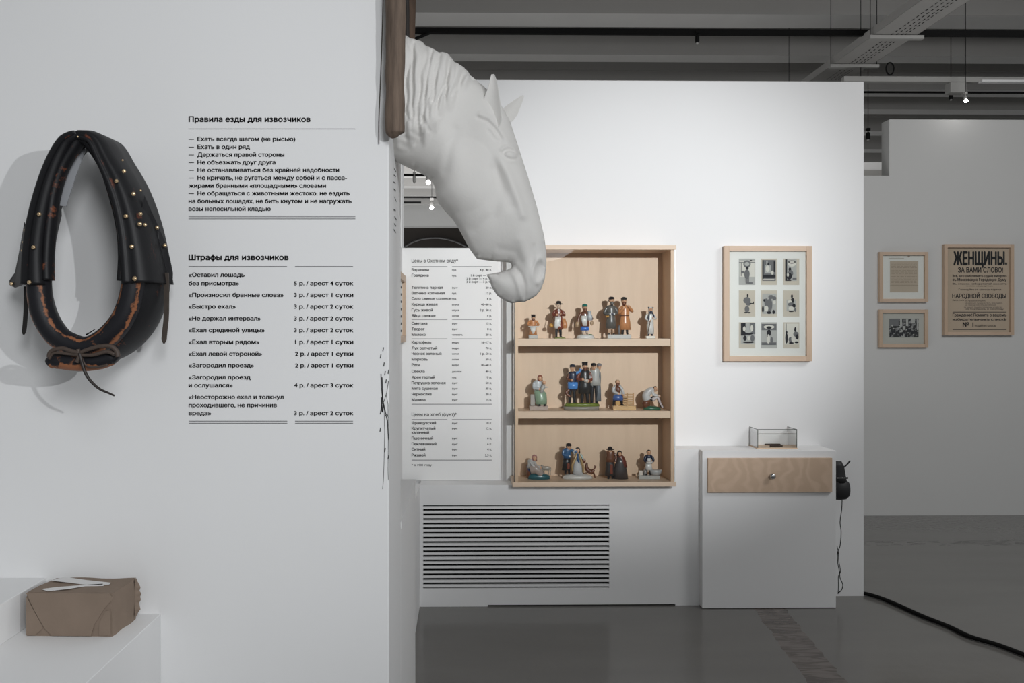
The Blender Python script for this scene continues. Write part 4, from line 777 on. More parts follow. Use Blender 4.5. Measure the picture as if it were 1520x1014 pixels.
def feat(u, v):
    p = (u, v); h = 0
    # mane: wavy locks
    vbm = 228 if u < 640 else 228-(u-640)*1.55
    m_ = sst(0, 26, vbm-v+6*math.sin(u*.32))*(1-sst(694, 704, u))
    if m_ > 0:
        ph = (u+.10*(v-60)*(1 if u > 640 else .2))+5*math.sin(v*.035+u*.02)+2.0*math.sin(v*.11+u*.06)
        g = abs(math.sin(ph*.155+.6*math.sin(v*.05)));  g2 = abs(math.sin(ph*.37+v*.012))
        h += m_*(6.5*g**.7+2.4*g2+2.0)
        for a, b in (((617, 80), (616, 190)), ((643, 90), (630, 200)), ((668, 100), (660, 205)), ((655, 95), (645, 170)), ((688, 115), (676, 170))): h -= 5.5*gs(seg(p, a, b)[0], 2.0)*m_
    for a, b in (((630, 190), (640, 210)), ((606, 180), (612, 196)), ((665, 150), (655, 190))): h -= 2.8*gs(seg(p, a, b)[0], 2.0)
    # ear socket
    # eye
    e = math.hypot((u-756)/9.5, (v-238)/6.0); h += 4.5*max(0, 1-e*e)**.5 if e < 1 else 0
    h -= 1.9*gs(abs(e-1.22)*7, 1.5); h += 3.2*gs(pl_d(p, [(742, 232), (750, 226), (760, 226), (765, 233)]), 2.2); h += 2*gs(pl_d(p, [(744, 243), (752, 249), (762, 247)]), 2.4)
    h -= 2.6*gs(pl_d(p, [(708, 187), (722, 192), (733, 202), (742, 216)]), 2.6); h += 2.4*gs(pl_d(p, [(712, 182), (727, 187), (741, 203), (752, 218)]), 4.0)
    h -= 2.2*gs(pl_d(p, [(724, 206), (734, 218), (742, 222)]), 2.5)
    # facial crest and cheek
    h += 4.2*gs(pl_d(p, [(738, 246), (752, 268), (765, 300), (774, 325)]), 6.5); h -= 3.0*gs(pl_d(p, [(732, 262), (744, 285), (756, 312)]), 8)
    q = math.hypot((u-690)/46, (v-268)/52); h += 6.5*max(0, 1-q*q)
    h -= 3.0*gs(pl_d(p, [(735, 250), (742, 290), (730, 325), (705, 345)]), 8)
    h += 2.4*gs(pl_d(p, [(652, 292), (668, 318), (690, 350), (706, 378)]), 5)
    h -= 2.5*gs(pl_d(p, [(676, 206), (668, 236), (662, 262)]), 7)
    # nostril
    e = math.hypot(((u-799)*.97+(v-403)*.2)/8.5, ((v-403)*.97-(u-799)*.2)/16); h -= 6.5*max(0, 1-e*e); h += 3.2*gs((e-1.15)*10, 3.0)
    # lips
    h += 3.2*gs(pl_d(p, [(755, 403), (763, 412), (768, 426), (772, 443)]), 3.6); h -= 3.4*gs(pl_d(p, [(763, 397), (772, 408), (777, 424), (779, 444)]), 2.8)
    h += 2.2*gs(pl_d(p, [(770, 362), (778, 384), (786, 410)]), 8); h -= 1.6*gs(pl_d(p, [(740, 372), (764, 376), (772, 390)]), 5)
    h -= 1.8*gs(pl_d(p, [(790, 368), (788, 385), (790, 415), (796, 428)]), 3)
    # neck folds near the throat
    for k in range(4): h -= 1.3*gs(pl_d(p, [(585+k*9, 228-k*6), (600+k*9, 235-k*6), (612+k*9, 232-k*8)]), 2.2)
    return h
bm = bmesh.new(); sc = YH/F
vf, vb_ = [], []
for i, (u, v) in enumerate(V2):
    b0 = PY(u, v, YH); tt = Tk[i]
    if not bd[i]: tt = max(tt+feat(u, v)*sst(0, 9, D[i]), .3)
    tt *= sc
    if bd[i] and u > 571: q = bm.verts.new(b0); vf.append(q); vb_.append(q)
    else:
        sh = lambda s: Vector((b0.x*(1+s*tt/YH), YH+s*tt, CZ+(b0.z-CZ)*(1+s*tt/YH)))   # round outwards while keeping the outline plane widest
        vf.append(bm.verts.new((b0.x, YH-tt, b0.z))); vb_.append(bm.verts.new((b0.x, YH+tt, b0.z)))
for fc in F2:
    if len({*fc}) < 3: continue
    for L_ in ([vf[i] for i in fc], [vb_[i] for i in fc][::-1]):
        try: bm.faces.new(L_)
        except ValueError: pass
PLAS = mat('white_plaster', (.70, .685, .66), .75, .25, noise=.05, nscale=14, bump=.25, bscale=120)
hh = bmobj('horse_head_sculpture', bm, PLAS, None, True)
tag(hh, 'white plaster horse head with lowered muzzle mounted on the side of the lettered wall', 'sculpture')
# ears: cupped leaf lofts
def ear(path, wid, thick, yoff, twist, cup=.55):
    bm = bmesh.new(); P = spline([(PY(u, v, YH+yoff)) for u, v in path], 6); n = len(P); seg_ = 20; rings = []
    for i in range(n):
        f = i/(n-1); t_ = (P[min(i+1, n-1)]-P[max(i-1, 0)]).normalized(); side = t_.cross(Vector((0, 1, 0))).normalized(); dep = side.cross(t_).normalized()
        side, dep = side*math.cos(twist)+dep*math.sin(twist), dep*math.cos(twist)-side*math.sin(twist)
        wv = np.interp(f, [k/(len(wid)-1) for k in range(len(wid))], wid)*sc; tv = wv*thick
        ring = []
        for k in range(seg_):
            a = 2*math.pi*k/seg_; x = math.cos(a); y = math.sin(a)
            d_ = y*tv if y > 0 else y*tv*.2+cup*tv*(1-x*x)
            ring.append(bm.verts.new(P[i]+side*(x*wv)+dep*d_))
        rings.append(ring)
    for i in range(n-1):
        for k in range(seg_): bm.faces.new((rings[i][k], rings[i][(k+1) % seg_], rings[i+1][(k+1) % seg_], rings[i+1][k]))
    bm.faces.new(rings[0]); bm.faces.new(rings[-1][::-1])
    return bmobj('ear', bm, PLAS, hh, True)
ear([(731, 190), (729, 172), (730, 148), (732, 128), (731.5, 110)], [9, 16, 15.5, 12, 8.5, 5.5, 1.8], .8, -.082, .2)
ear([(745, 178), (756, 168), (766, 156), (777, 142)], [9, 12, 10.5, 6.5, 1.2], .8, .055, -.2)
bm = bmesh.new()
tube(bm, spline([PY(u, v, YH-.03) for u, v in ((690, 116), (698, 127), (706, 142), (713, 158))], 5), [x*sc for x in (8, 11, 9, 5, 3)], 14, sq=.8)
bmobj('forelock', bm, PLAS, hh, True)
bm = bmesh.new(); yg = YH-45*sc-.004
for k in range(14):
    p = PY(577.5+random.random()*1.5, 206+k*2.1, yg+.01); ball(bm, p, (.004, .006, .004+random.random()*.003), 8)
bmobj('wall_fixing', bm, BLACK, hh)
# ================================================================== SHAFTS
OLDW = wood('weathered_shaft_wood', (.20, .145, .108), (.075, .052, .038), (60, 60, 5.0), .8, contrast=1.6)
DKW = wood('dark_bark_wood', (.11, .065, .04), (.02, .012, .008), (30, 30, 5), .8, contrast=1.5)
def shaft(name, pts, rads, Y, m, label, sq=.9):
    P = spline([PY(u, v, Y) for u, v in pts], 5); s_ = Y/F; n = len(P)
    R = [float(np.interp(i/(n-1), np.linspace(0, 1, len(rads)), rads))*s_ for i in range(n)]
    bm = bmesh.new(); tube(bm, P, R, 20, sq=sq)
    for v_ in bm.verts:   # squarer section and knots
        n_ = math.sin(v_.co.z*60)*.0006+math.sin(v_.co.z*23+v_.co.x*90)*.0007
        v_.co.x += n_
    return tag(bmobj(name, bm, m, None, True), label, 'shaft')
ys = YN-.035
shaft('wooden_shaft', [(588, -60), (587.5, 0), (587, 60), (586.5, 110), (586.5, 145), (586, 170), (586, 192), (586.5, 200), (588, 204)], [15, 15, 15, 14.7, 14.7, 13.2, 14.4, 14.6, 14.5, 14, 9, 3], ys, OLDW, 'thick rounded brown wooden shaft end hanging in front of the horse neck', .8)
shaft('bark_shaft', [(610, -60), (610, 0), (609.5, 30), (609, 56), (609, 75)], [7.5, 7.5, 7.2, 7.5, 7], YH+.03, DKW, 'dark rough wooden shaft standing behind the horse mane', 1)
shaft('black_rod', [(604.5, -60), (604.5, 0), (604.5, 60)], [3.2, 3.2, 3.2], YH-.02, mat('rod_black', (.015, .011, .009), .7), 'thin black rod between the two wooden shafts', 1)
tubeobj('dark_line', spline([PY(u, v, YN-.004) for u, v in ((569, -50), (568.5, 0), (567, 60), (564.5, 130), (562.5, 180), (562.5, 214))], 5), .0012, mat('line_brown', (.05, .04, .03), .8), None, 8); bpy.data.objects['dark_line'].name = 'thin_wall_line'  # thin brown tube following a dark line down the wall
tag(bpy.data.objects['thin_wall_line'], 'thin dark line running down the wall left of the wooden shaft', 'rope')
# ================================================================== HORSE COLLAR
def leather(name, base, worn, amt=.5, sc_=30):
    m, nt, b = nodes(name); N, L = nt.nodes.new, nt.links.new
    tc = N('ShaderNodeTexCoord'); n = N('ShaderNodeTexNoise'); n.inputs['Scale'].default_value = sc_; n.inputs['Detail'].default_value = 9; n.inputs['Roughness'].default_value = .7
    L(tc.outputs['Object'], n.inputs['Vector'])
    at = N('ShaderNodeAttribute'); at.attribute_name = 'wear'
    ad = N('ShaderNodeMath'); ad.operation = 'MULTIPLY_ADD'; ad.inputs[1].default_value = .42; L(at.outputs['Fac'], ad.inputs[0]); L(n.outputs['Fac'], ad.inputs[2])
    cr = N('ShaderNodeValToRGB'); cr.color_ramp.elements[0].position = .70-amt*.1; cr.color_ramp.elements[1].position = .80-amt*.1
    cr.color_ramp.elements[0].color = (*base, 1); cr.color_ramp.elements[1].color = (*worn, 1)
    L(ad.outputs[0], cr.inputs[0]); L(cr.outputs[0], b.inputs['Base Color']); b.inputs['Roughness'].default_value = .5; b.inputs['Specular IOR Level'].default_value = .3
    bp = N('ShaderNodeBump'); bp.inputs['Strength'].default_value = .35; bp.inputs['Distance'].default_value = .002
    L(n.outputs['Fac'], bp.inputs['Height']); L(bp.outputs['Normal'], b.inputs['Normal']); return m
LEA = leather('black_worn_leather', (.008, .008, .0095), (.20, .065, .03), .42, 26)
LEB = leather('black_leather_cover', (.008, .008, .0095), (.14, .04, .02), .22, 22)
WDH = leather('scuffed_dark_wood', (.011, .011, .014), (.28, .11, .05), .72, 44)
YCF = 1.98                                    # front plane of the collar
co = thing('horse_collar', (PY(127, 545, YCF).x, YN, PY(127, 548, YCF).z), 'black leather horse collar with brass studs hanging on the left of the lettered wall', 'horse collar')
def sweep(name, path, sect, m, Yc, closed=False, wearf=None, n=7, taper=None):
    """path: pixel points at plane Yc; sect(f)-> list of (normal px, depth m, wear)"""
    P = [Vector((u, v, 0)) for u, v in path]; Q = spline(P, n); N_ = len(Q); s_ = Yc/F
    bm = bmesh.new(); wl = []; rings = []
    for i in range(N_):
        f = i/(N_-1); t_ = (Q[min(i+1, N_-1)]-Q[max(i-1, 0)]).normalized(); nr = Vector((t_.y, -t_.x))
        ring = []
        for (a, d, wr) in sect(f):
            c_ = PY(Q[i].x, Q[i].y, Yc); ring.append(bm.verts.new((c_.x+nr.x*a*s_, Yc+d, c_.z-nr.y*a*s_))); wl.append(wr)
        rings.append(ring)
    k_ = len(rings[0])
    for i in range(N_-1):
        for k in range(k_): bm.faces.new((rings[i][k], rings[i][(k+1) % k_], rings[i+1][(k+1) % k_], rings[i+1][k]))
    if not closed: bm.faces.new(rings[0][::-1]); bm.faces.new(rings[-1])
    bmesh.ops.recalc_face_normals(bm, faces=bm.faces[:])
    me = bpy.data.meshes.new(name); bm.to_mesh(me); bm.free()
    at = me.attributes.new('wear', 'FLOAT', 'POINT')
    for i, v_ in enumerate(wl): at.data[i].value = v_
    return link(name, me, m, co, True)
def ell(a, d, n=18, d0=0, wear=lambda an: 0):
    return [(a*math.cos(2*math.pi*k/n), d0+d*math.sin(2*math.pi*k/n), wear(2*math.pi*k/n)) for k in range(n)]
# body: big stuffed roll going round the opening
BODY = [(118, 212), (98, 235), (76, 290), (62, 345), (54, 400), (56, 445), (70, 485), (95, 513), (127, 524), (158, 513), (184, 487), (201, 450), (208, 405), (200, 350), (180, 290), (152, 235), (130, 212)]
sweep('collar_body', BODY, lambda f: [(a-((205 if f < .5 else 115)-(165 if f < .5 else 75)*math.exp(-((f-.5)/.13)**2))*max(d, 0), d, w_) for a, d, w_ in ell(16-4*abs(f-.5)*2*(abs(f-.5)*2 > .7), .065, 20, .055, lambda an: .15)], LEA, YCF)
# hame: wooden U in front with worn ridges
HAME = [(58, 400), (59, 440), (66, 470), (84, 498), (108, 512), (130, 516), (155, 504), (178, 480), (192, 450), (199, 415), (200, 400)]
wf = lambda an: .55*max(0, math.cos(2*(an+math.pi/2)+math.pi))**2+.3*max(0, -math.cos(an))
sweep('wooden_hame', HAME, lambda f: ell(16.5, .030, 22, 0, lambda an: .8*math.exp(-((math.cos(an)-.6)/.12)**2)+.85*math.exp(-((math.cos(an)+.78)/.12)**2)), WDH, YCF-.005)
# inner roll on upper half
IR = [(72, 416), (72, 380), (76, 330), (82, 287), (94, 250), (110, 222), (122, 208), (137, 219), (156, 250), (171, 295), (181, 340), (184, 380), (182, 417)]
sweep('inner_roll', IR, lambda f: ell(7.5, .02, 16, 0, lambda an: .22), LEA, YCF-.012, n=8)
# leather covers, left and right, meeting at the top
LC = [(120, 203), (103, 213), (86, 240), (70, 282), (58, 330), (52, 375), (50, 423)]
def csec(wi, wo, ridge=1.5):
    return lambda f: [(-(wi(f)), .01, 0), (-(wi(f))*.95, -.022, .1), (-(wi(f))*.55, -.036, 0), (-(wi(f))*.1, -.033, .1), (0, -.029, .3), (wo(f)*.25, -.036, 0), (wo(f)*.6, -.03, 0), (wo(f)*.9, -.008, .2), (wo(f)*1.0, .04, .1), (wo(f)*1.08, .10, 0), (wo(f)*.98, .10, 0), (wo(f)*.9, .04, 0), (wo(f)*.8, -.002, 0), (wo(f)*.5, -.02, 0), (0, -.018, 0), (-(wi(f))*.5, -.022, 0), (-(wi(f))*.85, -.01, 0), (-(wi(f))*.9, .01, 0)]
it1 = lambda *a: (lambda f: float(np.interp(f, np.linspace(0, 1, len(a)), a)))
FLIPPED = True
def cover(path, wi, wo, flip):
    s_ = csec(wi, wo)
    return sweep('leather_cover', path, (lambda f: [(-a if flip else a, d, w_) for a, d, w_ in s_(f)]), LEB, YCF-.008, n=8)
cover(LC, it1(8, 10, 13, 15, 17, 18, 22), it1(9, 14, 14, 14, 15, 16, 17), True)
RC = [(122, 203), (143, 211), (158, 240), (177, 282), (190, 330), (196, 375), (199, 421)]
cover(RC, it1(8, 9, 10, 12, 13, 14, 14), it1(9, 15, 18, 22, 26, 30, 34), False)
# outer leather flap on right, near the wall
def flap(name, pts, Y, th, m):
    bm = bmesh.new(); fr_ = [bm.verts.new(PY(u, v, y)) for u, v, y in pts]; bk = [bm.verts.new(Vector(q.co)+Vector((0, th, 0))) for q in fr_]; n = len(pts)
    bm.faces.new(fr_); bm.faces.new(bk[::-1])
    for i in range(n): bm.faces.new((fr_[i], fr_[(i+1) % n], bk[(i+1) % n], bk[i]))
    bmesh.ops.triangulate(bm, faces=[f_ for f_ in bm.faces if len(f_.verts) > 4])
    return bmobj(name, bm, m, co)
flap('side_flap', [(208, 330, YCF-.01), (214, 290, YCF+.01), (222, 308, YCF+.03), (236, 338, YCF+.05), (246, 362, YCF+.06), (252, 385, YCF+.07), (256, 405, YCF+.075), (255.5, 421, YCF+.075), (252, 422, YCF+.07), (249, 418, YCF+.065), (236, 421, YCF+.04), (230, 420, YCF+.035), (226, 413, YCF+.03), (214, 421, YCF), (208, 400, YCF-.01)], YCF, .004, LEB)
flap('side_flap', [(36, 330, YCF+.02), (38, 360, YCF), (36, 395, YCF), (32, 423, YCF+.01), (22, 427, YCF+.06), (14, 423, YCF+.09), (14, 416, YCF+.09), (22, 405, YCF+.07), (28, 375, YCF+.06)], YCF, .004, LEB)
# straps
def strap(name, pts, wd, Y, m, th=.0015):
    P = spline([Vector((u, v, 0)) for u, v in pts], 6); bm = bmesh.new(); n = len(P); rg = []
    for i in range(n):
        t_ = (P[min(i+1, n-1)]-P[max(i-1, 0)]).normalized(); nr = (t_.y, -t_.x); f = i/(n-1)
        w_ = wd*(1 if f < .88 else max(.25, 1-(f-.88)/.12*.8))
        a = PY(P[i].x-nr[0]*w_/2, P[i].y-nr[1]*w_/2, Y); b = PY(P[i].x+nr[0]*w_/2, P[i].y+nr[1]*w_/2, Y)
        rg.append([bm.verts.new(a), bm.verts.new(b), bm.verts.new(b+Vector((0, th*2, 0))), bm.verts.new(a+Vector((0, th*2, 0)))])
    for i in range(n-1):
        for k in range(4): bm.faces.new((rg[i][k], rg[i][(k+1) % 4], rg[i+1][(k+1) % 4], rg[i+1][k]))
    bm.faces.new(rg[0]); bm.faces.new(rg[-1][::-1]); return bmobj(name, bm, m, co)
STR = mat('brown_black_strap', (.05, .038, .030), .55, noise=.3, nscale=60, bump=.3)
strap('hanging_strap', [(246.5, 405), (247, 430), (246.5, 470), (244, 495), (243, 510)], 7.5, YCF+.05, STR)
strap('hanging_strap', [(38, 425), (38, 455), (36.5, 480), (34.5, 497)], 6, YCF+.06, mat('black_strap', (.015, .013, .012), .5))
# studs
BRS = mat('brass_stud_metal', (.75, .55, .33), .32, metal=.85)
def stud(u, v, y, r=3.1):
    c_ = PY(u, v, y); rr = r*y/F; bm = bmesh.new()
    loft(bm, [(0, 0, 0, rr, rr), (rr*.35, 0, 0, rr*.95, rr*.95), (rr*.7, 0, 0, rr*.55, rr*.55), (rr*.8, 0, 0, rr*.15, rr*.15)], 12, lambda x, yy, z: (c_.x+x, c_.y-z, c_.z+yy))
    return bmobj('brass_stud', bm, BRS, co, True)
for (u, v, y, r) in ((184, 254.5, -.046, 3.1), (172.8, 269, -.046, 3.1), (198, 288, -.046, 3.2), (187, 321, -.047, 3.4), (208.5, 317.5, -.044, 3), (207.5, 332.5, -.046, 3.4), (215, 334, -.02, 3), (195.7, 366, -.047, 3.4), (200, 413.5, -.047, 3.6), (233, 338, .03, 3), (244.5, 364.5, .045, 3),
                     (208.8, 283, -.02, 1.8), (58.4, 318, -.046, 3.3), (50, 367, -.047, 3.3), (43.6, 419, -.047, 3.3), (17.5, 421, .07, 2.6), (37, 342, -.02, 2), (35, 360, -.02, 2), (33, 372, -.01, 1.8), (63, 265, -.03, 1.8), (79, 232, -.03, 1.8), (115.5, 203, -.048, 1.4), (182, 238, -.03, 1.6)):
    stud(u, v, YCF+y, r)
# crosspiece at the bottom, lace and knot
bm = bmesh.new(); P = spline([PY(u, v, YCF-.045) for u, v in ((73, 541), (82, 536), (105, 538), (127, 539), (150, 536), (168, 531), (175, 534))], 5)
tube(bm, P, [.013, .019, .020, .020, .020, .018, .011], 16, sq=.9); me_o = bmobj('crosspiece', bm, WDH, co, True)
at = me_o.data.attributes.new('wear', 'FLOAT', 'POINT')
for i, v_ in enumerate(me_o.data.vertices): at.data[i].value = .8 if v_.co.z < PY(100, 541, YCF-.045).z else .1
LAC = mat('brown_leather_lace', (.065, .045, .035), .6, noise=.25, nscale=60, bump=.3)
for pts, r in (([(72, 530), (76, 521), (92, 517), (105, 521), (118, 524)], 3.4), ([(118, 524), (130, 519), (148, 514), (164, 514), (173, 521), (175, 530)], 3.6), ([(73, 533), (80, 524), (100, 525), (118, 527)], 2.4), ([(118, 527), (138, 527), (158, 522), (170, 526)], 3.0), ([(116, 518), (117, 530), (114, 538)], 3.2), ([(121, 530), (128, 543), (142, 545), (160, 542)], 1.6)):
    tubeobj('lace', spline([PY(u, v, YCF-.068) for u, v in pts], 6), [r*YCF/F*k for k in (.8, 1)], LAC, co, 10)
tubeobj('lace_end', spline([PY(u, v, YCF-.07) for u, v in ((118, 524), (122, 540), (126, 552), (134, 565), (147, 577), (160, 583), (170, 587.5))], 6), [.0042, .0035, .0022], mat('dark_lace', (.02, .014, .012), .5), co, 10)
tubeobj('stitching_thorn', spline([PY(u, v, YCF-.03) for u, v in ((128, 497), (133, 494), (141, 489))], 3), [.0022, .0008], BLACK, co, 8)
# acrylic mount
am = thing('acrylic_mount', (PY(108, 260, YCF+.02).x, YN, PY(108, 305, YCF).z), 'clear acrylic bracket inside the top of the horse collar', 'bracket')
ACR = mat('frosted_acrylic', (.33, .34, .36), .25, .5)
bm = bmesh.new(); pts = [(118, 215), (126, 219), (127, 222), (112, 262), (98, 306), (82.5, 305), (97, 258)]
fr_ = [bm.verts.new(PY(u, v, YCF+.012)) for u, v in pts]; bk = [bm.verts.new(q.co+Vector((0, .003, 0))) for q in fr_]; n = len(pts)
bm.faces.new(fr_); bm.faces.new(bk[::-1])
for i in range(n): bm.faces.new((fr_[i], fr_[(i+1) % n], bk[(i+1) % n], bk[i]))
bmobj('bracket_plate', bm, ACR, am)
tubeobj('plate_edge', [PY(u, v, YCF+.012) for u, v in ((118, 215), (108, 236), (97, 258), (90, 280), (82.5, 305))], .0012, mat('acrylic_edge', (.8, .8, .8), .3), am, 6)
a1 = PY(118, 216, YCF+.015); tubeobj('wall_arm', [a1, Vector((a1.x, YN, a1.z))], .006, ACR, am, 10)
# ================================================================== PARCEL
KP = mat('kraft_paper', (.235, .18, .14), .8, .15, noise=.10, nscale=18, bump=.4, bscale=60)
pc = thing('wrapped_parcel', PZ(120, 930, zl1), 'brown paper wrapped parcel with white tape on the white ledge', 'parcel')
hb = zl1
c00 = PZ(40, 944, hb); c10 = PZ(166.5, 945, hb); c11 = PZ(202.5, 919, hb)
dirx = (c10-c00); diry = (c11-c10); c01 = c00+diry
ht = (PY(41, 880, c00.y).z+PY(163, 880.5, c10.y).z)/2-hb
def PP(a, b, h): return c00+dirx*a+diry*b+Vector((0, 0, ht*h))
def slab(name, pts, m, push=0):
    bm = bmesh.new(); vs = [bm.verts.new(p) for p in pts]; ctr = sum((Vector(p) for p in pts), Vector())/len(pts)
    f_ = bm.faces.new(vs); bmesh.ops.recalc_face_normals(bm, faces=[f_]); nrm = f_.normal.copy()
    ref = PP(.5, .5, .5)
    if (ctr-ref).dot(nrm) < 0: nrm = -nrm
    for v_ in vs: v_.co += nrm*.0004
    bk = [bm.verts.new(v_.co+nrm*(.0012+push)) for v_ in vs]; bm.faces.new(bk)
    for i in range(len(vs)): bm.faces.new((vs[i], vs[(i+1) % len(vs)], bk[(i+1) % len(vs)], bk[i]))
    return bmobj(name, bm, m, pc)
bm = bmesh.new(); N1 = 14
g = {}
for i in range(N1+1):
    for j in range(N1+1):
        for k in range(N1+1):
            if 0 < i < N1 and 0 < j < N1 and 0 < k < N1: continue
            a, b, h = i/N1, j/N1, k/N1
            p = PP(a, b, h)
            if 0 < k: 
                bul = .0018*math.sin(math.pi*a)*math.sin(math.pi*b) if k == N1 else 0
                p += Vector((0, 0, bul+.0015*math.sin(9*a+5*b)*(h)))
            if i == N1: p += dirx.normalized()*(.004*math.sin(math.pi*b)*math.sin(math.pi*h)+.0015*math.sin(11*b+7*h))
            if j == 0: p -= diry.normalized()*(.003*math.sin(math.pi*a)*math.sin(math.pi*h))
            g[i, j, k] = bm.verts.new(p)
for ax in range(3):
    for e_ in (0, N1):
        for p in range(N1):
            for q in range(N1):
                ids = []
                for (dp, dq) in ((0, 0), (1, 0), (1, 1), (0, 1)):
                    c_ = [0, 0, 0]; c_[ax] = e_; o2 = [x for x in range(3) if x != ax]; c_[o2[0]] = p+dp; c_[o2[1]] = q+dq; ids.append(g[tuple(c_)])
                bm.faces.new(ids)
bmobj('paper_body', bm, KP, pc)
PF = lambda a, h: PP(a, -.012, h)
slab('front_fold', [PF(.0, 1.0), PF(.97, 1.0), PF(1.02, .88), PF(.92, .66), PF(.80, .28), PF(.76, .02), PF(.30, .02), PF(.22, .18), PF(.10, .6)], KP, .0012)
slab('corner_flap', [PF(.0, .92), PF(.10, .55), PF(.20, .2), PF(.11, .03), PF(.0, .02)], KP)
slab('corner_flap', [PF(.85, .03), PF(.99, .03), PF(.99, .62), PF(.93, .6), PF(.85, .3)], KP)
bm = bmesh.new(); cr_ = []
for k in range(13):
    h = 1-.075*k; o_ = (.002, .004, .009, .012, .009, .014, .011, .013, .008, .010, .012, .006, .003)[k]
    cr_.append((bm.verts.new(PP(1.0, .90, h)+dirx.normalized()*.002), bm.verts.new(PP(1.0, .985, h)+dirx.normalized()*o_), bm.verts.new(PP(1.0, 1.0, h))))
for k in range(12):
    for q in range(2): bm.faces.new((cr_[k][q], cr_[k][q+1], cr_[k+1][q+1], cr_[k+1][q]))
bmobj('end_creases', bm, KP, pc)
TAP = mat('white_tape', (.68, .67, .66), .4)
def tp(u, v): return PZ(u, v, hb+ht+.0036)
def tape(pts):
    bm = bmesh.new(); vs = [bm.verts.new(tp(*p)) for p in pts]; bm.faces.new(vs); r_ = bmesh.ops.extrude_face_region(bm, geom=bm.faces[:]); bmesh.ops.translate(bm, verts=[x for x in r_['geom'] if isinstance(x, bmesh.types.BMVert)], vec=(0, 0, -.0008)); bmobj('tape', bm, TAP, pc)
tape([(76, 861.5), (92, 857.5), (100, 857), (128, 861), (164.5, 865), (162, 867.5), (132, 868.5), (105, 865)])
tape([(62, 874.5), (84, 871.5), (102, 870.2), (130, 868), (152, 866.5), (154, 869.5), (126, 870), (101, 874), (70, 877.5)])
# ================================================================== CEILING SERVICES
TG = mat('galvanised_grey', (.42, .41, .395), .6, .3)
zt_ = 3.7
SVC = mat('service_rail_grey', (.40, .395, .38), .6, .3)
xa_, xb_ = PZ(1203, 120, zt_).x, PZ(1440, 0, zt_).x
tr = thing('cable_tray', ((xa_+xb_)/2, 5.5, zt_), 'grey perforated cable tray running under the ceiling beams at the upper right', 'cable tray')
boxobj('tray_bed', (xa_, 3.5, zt_), (xb_, 8.2, zt_+.003), TG, tr)
for x in (xa_, xb_): boxobj('tray_side', (x-.002, 3.5, zt_), (x+.002, 8.2, zt_+.06), TG, tr)
bm = bmesh.new(); y = 4.6
while y < 6.9:
    for fx in (.40, .52, .64, .72): 
        x = xa_+(xb_-xa_)*fx; box(bm, (x-.004, y, zt_-.0012), (x+.004, y+.028, zt_-.0006))
    y += .055
o = bmobj('perforations', bm, BLACK, tr); o['kind'] = 'stuff'
for k in range(5):
    x = xa_+(xb_-xa_)*(.2+.16*k); tubeobj('cable', [(x, 3.6, zt_+.012), (x+.004, 5.5, zt_+.012), (x-.003, 8.1, zt_+.012)], .008, TG, tr, 6)
for v_ in (51, 94.5):
    y = PZ(1300, v_, zt_).y; boxobj('cross_bracket', (xa_-.03, y, zt_-.03), (xb_+.05, y+.04, zt_-.004), SVC, tr)
    for x in (xa_-.02, xb_+.04): tubeobj('hanger_rod', [(x, y+.02, zt_-.02), (x, y+.02, ZC)], .003, BLACK, tr, 6)
def track(name, v, z, ua, ub, th, m, label, dep=.035):
    y = yat(v, z); a = PY(ua, v, y).x; b = PY(ub, v, y).x
    t = thing(name, ((a+b)/2, y, z), label, 'light track'); boxobj('rail', (a, y, z), (b, y+dep, z+th), m, t)
    for x in (-1.5, 8.5):
        if a < x < b: tubeobj('hanger_rod', [(x, y+dep/2, z+th/2), (x, y+dep/2, ZC+.01)], .003, BLACK, t, 6)
    if a > 0: tubeobj('hanger_rod', [(a+.15, y+dep/2, z+th/2), (a+.15, y+dep/2, ZC+.01)], .003, BLACK, t, 6)
    return t
zt1 = 3.75
track('lighting_track', 49, zt1, 300, 1700, .042, BLACK, 'long black lighting track crossing under the first ceiling beams')
track('lighting_track', 134.5, 3.9, 1150, 1700, .012, BLACK, 'thin black lighting track above the far right wall')
track('conduit_rail', 118, 3.55, 1253, 1700, .04, SVC, 'pale grey rail above the far right wall', .05)
tubeobj('diagonal_brace', [PY(606, 62, yat(49, zt1)+.01), PY(640, 48, yat(49, zt1)+.01), PY(665, 47.5, yat(49, zt1)+.01)], .012, BLACK); tag(bpy.data.objects['diagonal_brace'], 'black angled brace under the lighting track above the horse mane', 'brace')
def spotlight(name, u, v, Y, s_, label, lit=0, m=BLACK, down=True):
    c_ = PY(u, v, Y); t = thing(name, c_, label, 'spotlight', 'track spotlights'); k = s_*Y/F
    boxobj('adapter', (c_.x-2.2*k, c_.y-2*k, c_.z+5*k), (c_.x+2.2*k, c_.y+2*k, c_.z+8*k), m, t)
    if lit or Y > 7: tubeobj('hanger_rod', [c_+Vector((0, 0, 6*k)), Vector((c_.x, c_.y, ZC+.01))], .004, BLACK, t, 6)
    tubeobj('stem', [c_+Vector((0, 0, 5*k)), c_+Vector((0, 0, 2*k))], .7*k, m, t, 8)
    bm = bmesh.new(); loft(bm, [(-6*k, 0, 0, 2.1*k, 2.1*k), (-5*k, 0, 0, 2.5*k, 2.5*k), (2*k, 0, 0, 2.4*k, 2.4*k), (3*k, 0, 0, 1.4*k, 1.4*k)], 14, lambda x, y, z: (c_.x+x, c_.y+y, c_.z+z)); bmobj('lamp_head', bm, m, t, True)
    if lit:
        bm = bmesh.new(); ball(bm, c_+Vector((0, -1.5*k, -5.5*k)), 2.4*k); bmobj('lit_lens', bm, emit('lamp_glow_'+name, (1, .98, .95), lit), t, True)
    else:
        bm = bmesh.new(); ball(bm, c_+Vector((0, 0, -6.4*k)), (1.6*k, 1.6*k, 1.8*k)); bmobj('lens', bm, TG, t, True)
    return t
